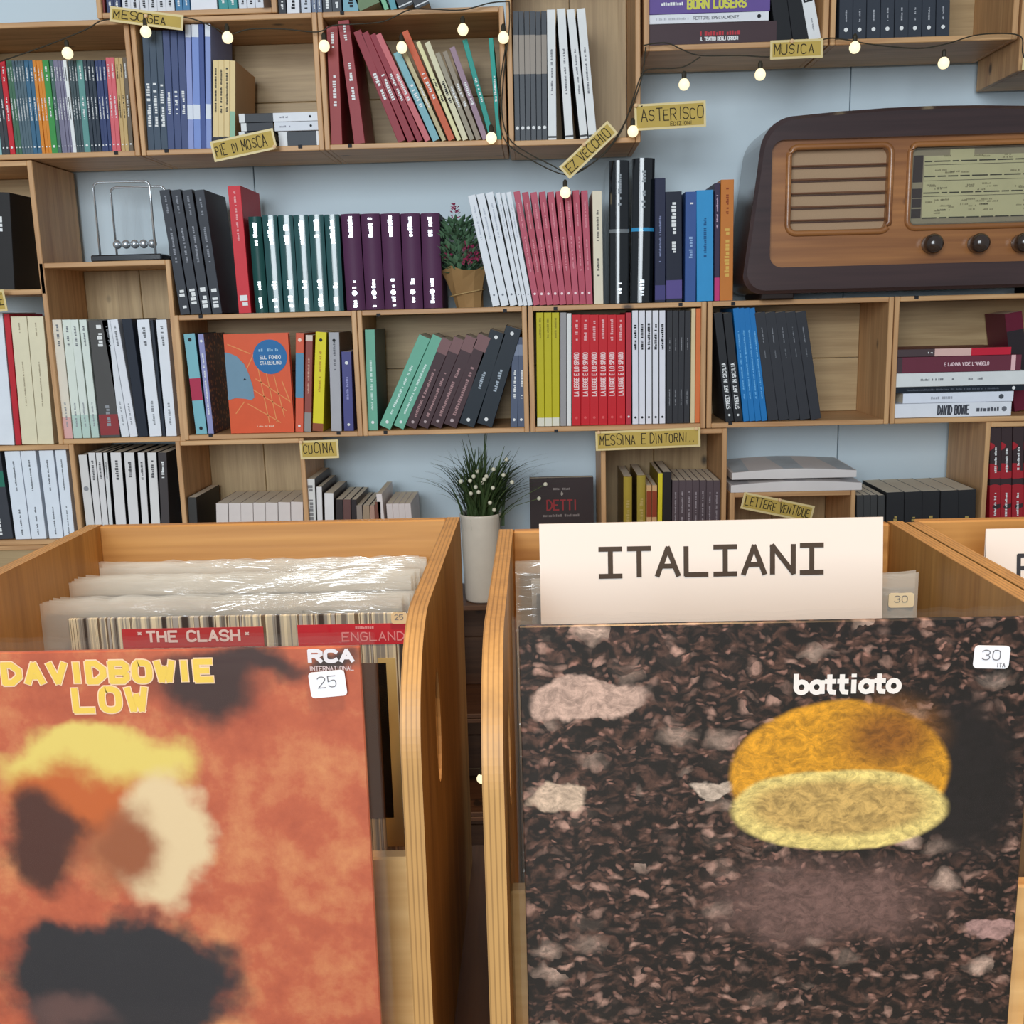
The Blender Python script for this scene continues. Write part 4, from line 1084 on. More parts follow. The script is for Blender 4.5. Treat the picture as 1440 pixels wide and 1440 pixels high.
LAC = wood('lacquer', (72, 50, 48), (50, 34, 34), 0, 0.22, 0.7, 0.5, False)
BURL = wood('burl', (182, 122, 68), (122, 72, 38), 0, 0.35, 0.4, 0.45, True)
o_out, o_in, o_back = radio_outline(0), radio_outline(0.006), radio_outline(0.012)
n = len(o_out); mb = MB()
rings = [(o_back, 0.185), (o_out, 0.165), (o_out, 0.006), (o_in, 0.0), (radio_outline(0.018), 0.001), ]
vs = [(x, y, z) for o_, y in rings for x, z in o_]; fs = []
for i in range(len(rings) - 1):
    for k in range(n):
        fs.append((i * n + k, i * n + (k + 1) % n, (i + 1) * n + (k + 1) % n, (i + 1) * n + k))
fs.append(tuple(range(n - 1, -1, -1)))
# front opening of the frame
ax, az = rl(1084, 290)[0], rl(1250, 192)[1]; bz_ = rl(1250, 372)[1]; bx = RW - ax
op = rrect(ax, bx, bz_, az, 0.022, 6)
bm = bmesh.new()
for P in (o_in, op):
    V = [bm.verts.new((x, 0.0, z)) for x, z in P]
    for a, b in zip(V, V[1:] + V[:1]):
        bm.edges.new((a, b))
bmesh.ops.triangle_fill(bm, use_beauty=True, edges=bm.edges[:])
fr = MB(); fr.bm(bm)
m_ = len(op); base = len(vs) - n
body = MB().add(vs[:len(vs) - n], [f for f in fs[:-1] if max(f) < len(vs) - n] + [fs[-1]])
body.build('cabinet', LAC, rad)
nn = len(fr.v)
fr.add([(x, 0.0, z) for x, z in op] + [(x, 0.012, z) for x, z in op], [(k, (k + 1) % m_, m_ + (k + 1) % m_, m_ + k) for k in range(m_)])
fr.build('front_frame', LAC, rad)
# burl panel with two real openings
gx0, gz0 = rl(1112, 325); gx1, gz1 = rl(1254, 205); dx0, dz0 = rl(1281, 317); _, dz1 = rl(1360, 203); dx1 = RW - 0.06
gop = rrect(gx0, gx1, gz0, gz1, 0.014, 5); dop = rrect(dx0, dx1, dz0, dz1, 0.012, 5)
bm = bmesh.new()
for P in (rrect(ax - 0.004, bx + 0.004, bz_ - 0.004, az + 0.004, 0.02, 4), gop, dop):
    V = [bm.verts.new((x, 0.010, z)) for x, z in P]
    for a, b in zip(V, V[1:] + V[:1]):
        bm.edges.new((a, b))
bmesh.ops.triangle_fill(bm, use_beauty=True, edges=bm.edges[:])
pn = MB(); pn.bm(bm)
for P in (gop, dop):
    k0 = len(P); pn.add([(x, 0.010, z) for x, z in P] + [(x, 0.030, z) for x, z in P], [(k, (k + 1) % k0, k0 + (k + 1) % k0, k0 + k) for k in range(k0)])
pn.build('burl_panel', BURL, rad)
def ringtube(P, r, y, name, mat, par):
    pts = [(x, y, z) for x, z in P]; pts.append(pts[0]); pts.append(pts[1])
    return MB().tube(pts, r, 8, cap=False).build(name, mat, par, smooth=True)


ringtube(rrect(gx0 - 0.004, gx1 + 0.004, gz0 - 0.004, gz1 + 0.004, 0.016, 5), 0.0055, 0.010, 'grille_moulding', BURL, rad)
ringtube(rrect(dx0 - 0.004, dx1 + 0.004, dz0 - 0.004, dz1 + 0.004, 0.014, 5), 0.0055, 0.010, 'dial_moulding', BURL, rad)
cl = box('speaker_cloth', gx0 - 0.004, gx1 + 0.004, 0.026, 0.029, gz0 - 0.004, gz1 + 0.004, plain((176, 146, 116), 0.85, var=0.1, scale=500), rad)
for k in range(5):
    zz = gz0 + (gz1 - gz0) * (0.125 + 0.167 * k) + 0.002
    MB().tube([(gx0 - 0.001, 0.0225, zz), (gx1 + 0.001, 0.0225, zz)], 0.0017, 8).build('grille_slat', plain((120, 84, 62), 0.4), rad)
    MB().box(gx0, gx1, 0.0235, 0.0258, zz - 0.0046, zz - 0.0024).build('grille_slat', plain((84, 60, 50), 0.5), rad)
dial = box('dial_plate', dx0 - 0.004, dx1 + 0.004, 0.022, 0.026, dz0 - 0.004, dz1 + 0.004, plain((150, 138, 110), 0.4), rad)
dw, dh = dx1 - dx0, dz1 - dz0
PALE = plain((196, 188, 142), 0.5, var=0.1, scale=25); DK = plain((58, 44, 38), 0.5)
MB().box(dx0 + 0.026, dx1 - 0.026, 0.0212, 0.0221, dz0 + dh * 0.10, dz1 - dh * 0.11).build('station_scale', PALE, dial)
MB().box(dx0 + 0.072, dx0 + 0.115, 0.0212, 0.0221, dz1 - dh * 0.11, dz1 - dh * 0.03).build('name_plate', PALE, dial)
for z0_, z1_ in ((0.56, 0.90), (0.36, 0.48), (0.24, 0.35), (0.10, 0.22)):
    MB().box(dx0 + 0.007, dx0 + 0.024, 0.0211, 0.0221, dz0 + dh * z0_, dz0 + dh * z1_).build('band_window', DK, dial)
for z_, dashed in ((0.82, True), (0.775, False), (0.63, True), (0.575, False), (0.42, True), (0.375, False), (0.10, True)):
    g = MB(); x = dx0 + 0.027
    while x < dx1 - 0.027:
        L_ = random.uniform(0.01, 0.03) if dashed else 0.5
        x2 = min(x + L_, dx1 - 0.027); hh = 0.0011 if dashed else 0.0004
        g.box(x, x2, 0.0208, 0.0213, dz0 + dh * z_ - hh, dz0 + dh * z_ + hh); x = x2 + 0.004
    g.build('scale_line', plain((62, 58, 38), 0.6), dial)
for z_, n_ in ((0.86, 5), (0.68, 6), (0.50, 9), (0.46, 7), (0.30, 10), (0.24, 10), (0.17, 8)):
    g = MB()
    for k in range(n_):
        q = scribble(random.uniform(0.01, 0.02), 0.0028); xo = dx0 + 0.03 + random.random() * (dw - 0.08); zo = dz0 + dh * z_ + random.uniform(-.003, .003)
        g.add([(v[0] + xo, 0.0210, v[2] + zo) for v in q.v], q.f)
    g.build('station_names', plain((132, 124, 88)), dial)
GLASS = plastic('dial_glass', 0.0, gloss=0.06, bump=0.0, rough=0.05)
MB().box(dx0 - 0.002, dx1 + 0.002, 0.0155, 0.0165, dz0 - 0.002, dz1 + 0.002).build('dial_glass', GLASS, rad)
ringtube(rrect(dx0 + 0.002, dx1 - 0.002, dz0 + 0.002, dz1 - 0.002, 0.010, 5), 0.0016, 0.016, 'dial_rim', plain((140, 128, 112), 0.3, 0.6), rad)
KN = plain((58, 44, 36), 0.2, coat=0.6)
for px in (1311, 1376, 1438, 1500):
    kx, kz = rl(px, 343 - (px - 1311) * 0.012)
    MB().lathe([(0.001, -0.022), (0.008, -0.0215), (0.0145, -0.017), (0.0180, -0.008), (0.0165, 0.002), (0.0165, 0.0105)], (kx, 0, kz), 20, 'y').build('knob', KN, rad, smooth=True)
for fx in (0.035, RW - 0.095):
    box('foot', fx, fx + 0.06, 0.01, 0.16, 0, zb0 + 0.002, plain((40, 28, 24), 0.5), rad, 0.002)

# ------------------------------------------------------------------ fairy lights
fl = thing('fairy_lights', 'string of round warm white bulbs draped across the shelves', 'string lights', (0, 0, 0))
WY_ = -0.012
WIRE = plain((58, 52, 40), 0.5)
paths = [[(-10, 90), (60, 66), (120, 42), (148, 28), (210, 27), (262, 25), (300, 38), (322, 48), (352, 41), (400, 41), (446, 45), (468, 36), (500, 34), (540, 30), (575, 14), (605, 13), (650, 14), (690, 4), (716, 2)],
         [(716, 2), (716, 40), (708, 110), (706, 160), (716, 195), (742, 215), (775, 232), (798, 243), (822, 236), (852, 214), (876, 180), (890, 140), (903, 104), (918, 97), (950, 96), (966, 92), (985, 80)],
         [(905, 64), (920, 61), (940, 61), (960, 70), (985, 78), (1040, 78), (1090, 79), (1140, 62), (1165, 54), (1190, 56), (1230, 63), (1290, 68), (1330, 62), (1370, 50), (1410, 47), (1436, 52), (1438, 74), (1444, 90)],
         [(712, 60), (703, 120), (702, 165), (712, 200), (745, 224), (796, 246), (830, 232), (858, 205), (882, 165), (902, 112), (908, 66)]]
for k, pth in enumerate(paths):
    pts = catmull([U(a, b, WY_ - 0.002 * (k % 2)) for a, b in pth], 5)
    MB().tube(pts, 0.0012, 5).build('wire', WIRE, fl, smooth=True)
bm_, nt, b_ = newmat('bulb_glow'); b_.inputs['Base Color'].default_value = (0.4, 0.36, 0.26, 1)
b_.inputs['Emission Color'].default_value = (1.0, 0.84, 0.50, 1); b_.inputs['Emission Strength'].default_value = 1.1
bulb = MB().lathe([(0.001, -0.0098), (0.004, -0.0092), (0.0075, -0.0066), (0.0096, -0.0022), (0.0096, 0.0022), (0.0075, 0.0066), (0.0042, 0.0098), (0.001, 0.0105)], (0, 0, 0), 16)
bme = bpy.data.meshes.new('bulb'); bme.from_pydata(bulb.v, [], bulb.f); bme.materials.append(bm_); bme.polygons.foreach_set('use_smooth', [True] * len(bme.polygons))
sk = MB().lathe([(0.0035, 0.009), (0.0042, 0.011), (0.0042, 0.019), (0.002, 0.023)], (0, 0, 0), 8)
sme = bpy.data.meshes.new('socket'); sme.from_pydata(sk.v, [], sk.f); sme.materials.append(WIRE)
for (px, py) in [(95, 75), (205, 45), (320, 53), (456, 65), (565, 67), (651, 42), (708, 53), (691, 194), (795, 271), (890, 185), (962, 119), (1069, 105), (1202, 67), (1327, 89)]:
    p = U(px, py, WY_ - 0.010); bo = link('bulb', bme, fl, p); link('socket', sme, bo)
# second lights low on the wall, seen between the bins
f2 = thing('fairy_lights', 'single glowing bulb on a wire seen low between the record bins', 'string lights', (0, 0, 0))
p = U(677, 1095, -0.02); bo = link('bulb', bme, f2, p); link('socket', sme, bo)
MB().tube(catmull([(p.x - 0.25, -0.012, 0.434), (p.x - 0.1, -0.014, p.z + 0.035), (p.x, -0.02, p.z + 0.022), (p.x + 0.12, -0.014, p.z + 0.04), (p.x + 0.3, -0.012, 0.434)], 6), 0.0012, 5).build('wire', WIRE, f2)

# ------------------------------------------------------------------ handwritten shelf cards
KARD = plain((196, 166, 84), 0.6, var=0.12, scale=30); EDGE = plain((228, 206, 150), 0.35)
PEN = plain((52, 44, 30), 0.7)


def card(words, corners, label, texts, Y=-0.0225, y_tilt=0.0, pins=()):
    """corners: lower left, lower right, upper left in the photo; texts: (string, u0, v0, u1, cap height as part of the card)"""
    a, b, c = (U(q[0], q[1], Y) for q in corners)
    ang = atan2(b.z - a.z, b.x - a.x); W = (b - a).length; H = (c - a).length
    o = thing('shelf_card', label, 'sign', a, (0, -ang, 0))
    t = 0.0008
    MB().box(0, W, 0, t, 0, H).build('laminate', EDGE, o)
    MB().box(0.004, W - 0.004, -0.0004, 0.0002, 0.004, H - 0.004).build('paper', KARD, o)
    for s, u0, v0, u1, ch in texts:
        mb, _ = lettering(s, ch * H, 0.0016 if ch > 0.25 else 0.0008, (u1 - u0) * W, jit=0.35 if len(s) > 2 else 0.1)
        spin(mb, lambda v: (v[0] + u0 * W, -0.0008 + v[1], v[2] + v0 * H)); mb.build('handwriting', PEN, o)
    for (u, v) in pins:
        MB().lathe([(0.001, -0.006), (0.0034, -0.005), (0.0036, -0.001), (0.001, 0.0)], (u * W, 0, v * H), 8, 'y').build('push_pin', plain((236, 196, 150), 0.3), o)
    return o


card(1, ((154, 30), (257, 43), (158, 9)), 'yellow card handwritten MESOGEA at the top left', [('MESO', .06, .26, .46, .5), ('GEA', .52, .24, .76, .5)], pins=[(.5, .62)])
card(1, ((302, 228), (390, 209), (296, 199)), "tilted yellow card handwritten PIE DI MOSCA", [('PIE', .06, .25, .22, .5), ("'", .19, .62, .21, .2), ('DI', .32, .25, .40, .42), ('MOSCA', .48, .25, .86, .5)], pins=[(.97, .1)])
card(1, ((801, 252), (869, 187), (787, 234)), 'steeply tilted yellow card handwritten with VECCHIO', [('EZ', .08, .2, .23, .55), ('VECCHIO', .32, .2, .9, .58)], pins=[(.5, .92)])
card(1, ((893, 184), (993, 178), (893, 147)), 'yellow card handwritten ASTERISCO beside the radio top', [('*', .08, .8, .13, .14), ('ASTERISCO', .1, .34, .96, .42), ('EDIZIONI', .5, .12, .8, .14)], pins=[(.02, .95)])
card(1, ((1083, 84), (1157, 81), (1085, 57)), 'small yellow card handwritten MUSICA', [('MUSICA', .08, .25, .82, .5)], pins=[(.4, .9)])
card(1, ((423, 646), (477, 644), (422, 620)), 'small yellow card handwritten CUCINA', [('CUCINA', .08, .3, .84, .5)], pins=[(.05, .93)])
card(1, ((838, 634), (985, 628), (836, 607)), 'long yellow card handwritten MESSINA E DINTORNI', [('MESSINA', .04, .28, .38, .5), ('E', .44, .26, .48, .55), ('DINTORNI', .52, .28, .87, .48), ('..', .90, .28, .95, .3)], pins=[(.03, .95), (.96, .95)])
card(1, ((1041, 715), (1140, 735), (1048, 692)), 'tilted yellow card handwritten LETTERE VENTIDUE', [('LETTERE', .05, .28, .48, .5), ('VENTIDUE', .53, .26, .95, .5)], Y=-0.006, pins=[(.5, .95)])
card(1, ((-30, 442), (11, 437), (-30, 412)), 'yellow card cut by the left edge above cream volumes', [('E', .8, .3, .92, .5)])
card(1, ((1437, 98), (1480, 98), (1436, 82)), 'yellow card cut by the upper right edge', [])

# ------------------------------------------------------------------ table
tb = thing('display_table', 'dark brown wooden table carrying the record bins', 'table', (0, 0, 0))
TZ = 0.672
xs = [-0.62 + 0.205 * k for k in range(8)]
for a in xs:
    box('plank', a + 0.001, a + 0.204, -1.46, -0.93, TZ - 0.028, TZ, TABLE, tb, 0.002)
box('apron', -0.58, 0.98, -1.42, -1.395, TZ - 0.11, TZ - 0.029, TABLE, tb)
box('apron', -0.58, 0.98, -0.995, -0.97, TZ - 0.11, TZ - 0.029, TABLE, tb)
for lx in (-0.58, 0.92):
    for ly in (-1.42, -1.03):
        box('leg', lx, lx + 0.06, ly, ly + 0.06, 0, TZ - 0.03, TABLE, tb, 0.003)

# ------------------------------------------------------------------ record bins
BT = 1.05          # rim height
T = 0.0130


def side_panel(o, x0, yb, yf, slot, rb=0.006):
    """plywood side with a rounded front shoulder and an oval hand hole"""
    r = 0.085; zb = TZ + 0.0005
    P = [(yb, zb), (yf, zb)]
    P += [(yf + r - r * cos(a), BT - r + r * sin(a)) for a in [pi / 2 * k / 28 for k in range(29)]]
    P += [(yb - rb + rb * sin(a), BT - rb + rb * cos(a)) for a in [pi / 2 * k / 4 for k in range(5)]]
    loops = [P]
    if slot:
        cy, cz = slot; a_, b_2 = 0.017, 0.045
        loops.append([(cy + a_ * cos(2 * pi * k / 18), cz + b_2 * sin(2 * pi * k / 18)) for k in range(18)])
    bm = bmesh.new()
    for Q in loops:
        V = [bm.verts.new((0, y, z)) for y, z in Q]
        for a, b in zip(V, V[1:] + V[:1]):
            bm.edges.new((a, b))
    bmesh.ops.triangle_fill(bm, use_beauty=True, edges=bm.edges[:])
    bm.verts.index_update()
    fv = [v.co[:] for v in bm.verts]; ff = [[v.index for v in f.verts] for f in bm.faces]; bm.free()
    mb = MB().add(fv, ff).add([(T, v[1], v[2]) for v in fv], ff)
    for Q in loops:
        k0 = len(Q); mb.add([(0, y, z) for y, z in Q] + [(T, y, z) for y, z in Q], [(k, (k + 1) % k0, k0 + (k + 1) % k0, k0 + k) for k in range(k0)])
    bm = bmesh.new(); tmp = bpy.data.meshes.new('t'); tmp.from_pydata(mb.v, [], mb.f); bm.from_mesh(tmp); bpy.data.meshes.remove(tmp)
    bmesh.ops.remove_doubles(bm, verts=bm.verts[:], dist=1e-6); bmesh.ops.recalc_face_normals(bm, faces=bm.faces[:])
    m2 = MB(); m2.bm(bm)
    s_ = m2.build('side_panel', PLYS, o); s_.location = (x0, 0, 0)
    return s_


def record_bin(label, xa, xb, yb, yf, slotR=None, rb=0.006, front_z=0.869, bt=0.0125):
    o = thing('record_bin', label, 'record bin', (0, 0, 0), group='plywood record bins')
    side_panel(o, xa, yb, yf, slotR, rb); side_panel(o, xb - T, yb, yf, slotR, rb)
    box('back_panel', xa + T, xb - T, yb - 0.0125, yb - 0.0005, TZ + 0.006, BT - 0.001, PLYB, o, 0.0015)
    box('bottom_panel', xa + T, xb - T, yf + 0.005, yb - 0.013, TZ + 0.0005, TZ + bt, PLYB, o)
    yfp = yf + 0.055
    box('front_panel', xa + T, xb - T, yfp, yfp + 0.012, TZ + bt + 0.0005, front_z, PLYF, o, 0.0015)
    MB().box(xa + T, xb - T, yf + 0.006, yfp - 0.0005, TZ + bt + 0.0005, TZ + 0.052).build('display_ledge', PLYF, o)
    return o


LX0, LX1, LYB, LYF = -0.4525, -0.0785, -0.965, -1.357
RX0, RX1, RYB, RYF = -0.037, 0.3365, -1.028, -1.402
TX0, TX1, TYB, TYF = 0.3385, 0.712, -1.02, -1.40
record_bin('plywood record bin at left with an orange album in front', LX0, LX1, LYB, LYF, (-1.245, 0.945))
record_bin('plywood record bin in the middle behind the ITALIANI sign', RX0, RX1, RYB, RYF, (-1.285, 0.945), bt=0.031)
record_bin('plywood record bin cut by the right edge with a white sign', TX0, TX1, TYB, TYF, (-1.28, 0.945), rb=0.02)


# ------------------------------------------------------------------ record sleeves
def cover_mat(name, build, rough=0.35):
    m, nt, b = newmat(name)
    out = build(nt)
    nt.links.new(out, b.inputs['Base Color']); b.inputs['Roughness'].default_value = rough
    return m


def stripes(seed, cols, n=150):
    def f(nt):
        L = nt.links.new
        tc = N(nt, 'ShaderNodeTexCoord'); sp_ = N(nt, 'ShaderNodeSeparateXYZ'); L(tc.outputs['Object'], sp_.inputs[0])
        mu = N(nt, 'ShaderNodeMath', operation='MULTIPLY_ADD'); mu.inputs[1].default_value = n; mu.inputs[2].default_value = seed; L(sp_.outputs[0], mu.inputs[0])
        no = N(nt, 'ShaderNodeTexNoise', noise_dimensions='1D'); no.inputs['Scale'].default_value = 1.35; no.inputs['Detail'].default_value = 3; L(mu.outputs[0], no.inputs['W'])
        cr = N(nt, 'ShaderNodeValToRGB'); cr.color_ramp.interpolation = 'CONSTANT'
        while len(cr.color_ramp.elements) < len(cols):
            cr.color_ramp.elements.new(0.5)
        for i, c in enumerate(cols):
            cr.color_ramp.elements[i].position = 0.30 + 0.40 * i / len(cols); cr.color_ramp.elements[i].color = lin(c)
        L(no.outputs['Fac'], cr.inputs[0])
        return cr.outputs[0]
    return f


def blobs(nt, base, items, dist=0.02, scale=22):
    """soft colour patches with ragged edges: items (x, z, rx, rz, colour, softness)"""
    L = nt.links.new
    tc = N(nt, 'ShaderNodeTexCoord'); no = N(nt, 'ShaderNodeTexNoise'); no.inputs['Scale'].default_value = scale; no.inputs['Detail'].default_value = 4
    L(tc.outputs['Object'], no.inputs['Vector'])
    sub = N(nt, 'ShaderNodeVectorMath', operation='SUBTRACT'); sub.inputs[1].default_value = (0.5, 0.5, 0.5); L(no.outputs['Color'], sub.inputs[0])
    scl = N(nt, 'ShaderNodeVectorMath', operation='SCALE'); scl.inputs['Scale'].default_value = dist; L(sub.outputs[0], scl.inputs[0])
    add = N(nt, 'ShaderNodeVectorMath', operation='ADD'); L(tc.outputs['Object'], add.inputs[0]); L(scl.outputs[0], add.inputs[1])
    cur = base
    for (x, z, rx, rz, c, soft) in items:
        mp = N(nt, 'ShaderNodeMapping', vector_type='TEXTURE'); mp.inputs['Location'].default_value = (x, 0, z); mp.inputs['Scale'].default_value = (rx, 1e3, rz)
        L(add.outputs[0], mp.inputs[0])
        ln = N(nt, 'ShaderNodeVectorMath', operation='LENGTH'); L(mp.outputs[0], ln.inputs[0])
        mr = N(nt, 'ShaderNodeMapRange'); mr.interpolation_type = 'SMOOTHSTEP'; mr.inputs[1].default_value = 1 - soft; mr.inputs[2].default_value = 1 + soft
        mr.inputs[3].default_value = 1; mr.inputs[4].default_value = 0; L(ln.outputs['Value'], mr.inputs[0])
        mx = N(nt, 'ShaderNodeMixRGB'); L(mr.outputs[0], mx.inputs[0]); L(cur, mx.inputs[1]); mx.inputs[2].default_value = lin(c)
        cur = mx.outputs[0]
    return cur


SW = 0.3135      # cardboard sleeve


def record(label, x, y, z, cmat, tilt=0.0, film=None, lip=0.008, lipz=0.006, group=None, t=0.004, rz=0.0):
    o = thing('record_sleeve', label, 'record', (x, y, z), (tilt, 0, rz), group)
    MB().cbox(0, SW, 0, t, 0, SW, 0.0008).build('cover', cmat, o)
    if film:
        n = 26; vs = []; fs = []
        for i in range(n + 1):
            u = -0.004 + (SW + lip + 0.002) * i / n
            for j in range(6):
                v = -0.002 + (SW + lipz + 0.002) * j / 5
                wv = 0.0 if j < 5 else random.uniform(-0.0022, 0.0022)
                vs.append((u, -0.0014 - (0.0004 * sin(i * 1.3 + j)) - 0.0004 + wv, v + (random.uniform(-0.0012, 0.0012) if j == 5 else 0)))
        for i in range(n):
            for j in range(5):
                fs.append((i * 6 + j, i * 6 + 6 + j, i * 6 + 7 + j, i * 6 + 1 + j))
        mb = MB().add(vs, fs)
        mb.add([(v[0], t + 0.0016, v[2]) for v in vs], [tuple(reversed(f)) for f in fs])
        k = (n + 1) * 6
        for i in range(n):       # close the lower edge
            mb.f.append((i * 6, i * 6 + 6, k + i * 6 + 6, k + i * 6))
        mb.build('plastic_sleeve', film, o, smooth=True)
    return o


def sticker(o, txt, cx, cz, w_, h_, col=(238, 236, 238), y=-0.0024, ang=0.0, sub=None):
    s_ = MB().prism(rrect(-w_ / 2, w_ / 2, -h_ / 2, h_ / 2, 0.0025, 4), -0.0002, 0.0002, axis=1).build('price_sticker', plain(col, 0.5), o)
    s_.location = (cx, y, cz); s_.rotation_euler = (0, ang, 0)
    mb, W = lettering(txt, h_ * 0.42, 0.0006, w_ * 0.5); spin(mb, lambda v: (v[0] - w_ * 0.27, -0.0004 + v[1], v[2] - h_ * 0.12)); mb.build('handwritten_price', plain((110, 108, 112)), s_)
    if sub:
        mb, W = lettering(sub, h_ * 0.16, 0.0005, w_ * 0.22); spin(mb, lambda v: (v[0] + w_ * 0.17, -0.0004 + v[1], v[2] - h_ * 0.42)); mb.build('handwritten_note', plain((120, 118, 122)), s_)
    return s_


# --- left: orange album shown in front of its bin
LPY = -1.345
q = U(506, 909, LPY); L0 = Vector((q.x - SW, LPY, q.z - SW))


def loc(px, py, o0):
    p = U(px, py, o0.y) - o0
    return p.x, p.z


def orange_art(nt):
    L = nt.links.new
    tc = N(nt, 'ShaderNodeTexCoord'); n1 = N(nt, 'ShaderNodeTexNoise'); n1.inputs['Scale'].default_value = 16; n1.inputs['Detail'].default_value = 7; n1.inputs['Roughness'].default_value = 0.65
    L(tc.outputs['Object'], n1.inputs['Vector'])
    cr = N(nt, 'ShaderNodeValToRGB'); e = cr.color_ramp.elements
    e[0].position = 0.30; e[0].color = lin((158, 68, 46)); e[1].position = 0.72; e[1].color = lin((218, 150, 96)); k = e.new(0.5); k.color = lin((188, 94, 62))
    L(n1.outputs['Fac'], cr.inputs[0])
    R = 0.3135 / 690
    it = []
    for (px, py, rx, ry, c, s) in [(290, 965, 75, 55, (58, 36, 34), .5), (330, 935, 110, 22, (62, 40, 38), .6), (475, 922, 40, 14, (60, 44, 42), .6),
                                   (140, 1085, 140, 70, (222, 198, 104), .18), (110, 1130, 110, 60, (190, 94, 40), .4), (60, 1185, 60, 75, (74, 38, 30), .35),
                                   (228, 1190, 72, 105, (222, 196, 152), .25), (170, 1200, 55, 60, (150, 84, 50), .6), (165, 1385, 185, 115, (34, 34, 40), .15), (90, 1430, 60, 26, (92, 66, 62), .7)]:
        x, z = loc(px, py, L0); it.append((x, z, rx * R, ry * R, c, s))
    return blobs(nt, cr.outputs[0], it, 0.06, 24)


lp = record('orange album sleeve with abstract patches lettered DAVID BOWIE LOW', L0.x, L0.y, L0.z, cover_mat('orange_cover_print', orange_art), film=CLEAR, lip=0.011, lipz=0.008)
YEL = plain((232, 196, 84), 0.4); PINKW = plain((244, 206, 170), 0.4)
for txt, x0, x1, yb_, yt_, in (('DAVIDBOWIE', 8, 296, 960, 930), ('LOW', 108, 203, 999, 968)):
    a = loc(x0, yb_, L0); b = loc(x1, yt_, L0); hgt_ = b[1] - a[1]
    mb, W = lettering(txt, hgt_, 0.0056, b[0] - a[0], gap=2.3); spin(mb, lambda v: (v[0] + a[0], -0.0003 + v[1], v[2] + a[1])); mb.build('title_outline', PINKW, lp)
    mb, W = lettering(txt, hgt_, 0.0040, b[0] - a[0], gap=2.3); spin(mb, lambda v: (v[0] + a[0], -0.0005 + v[1], v[2] + a[1])); mb.build('title', YEL, lp)
a = loc(436, 930, L0); b = loc(495, 914, L0)
mb, W = lettering('RCA', b[1] - a[1], 0.0026, b[0] - a[0]); spin(mb, lambda v: (v[0] + a[0], -0.0005 + v[1], v[2] + a[1])); mb.build('label_name', plain((226, 220, 222)), lp)
a = loc(436, 943, L0); b = loc(497, 936, L0)
mb, W = lettering('INTERNATIONAL', b[1] - a[1], 0.0005, b[0] - a[0]); spin(mb, lambda v: (v[0] + a[0], -0.0005 + v[1], v[2] + a[1])); mb.build('label_name', plain((214, 190, 188)), lp)
c_ = loc(462, 960, L0); sticker(lp, '25', c_[0], c_[1], 0.0235, 0.0175, ang=-0.08)

# --- middle: gravel album shown in front
GY = -1.371
q = U(729, 881, GY); G0 = Vector((q.x, GY, q.z - SW))


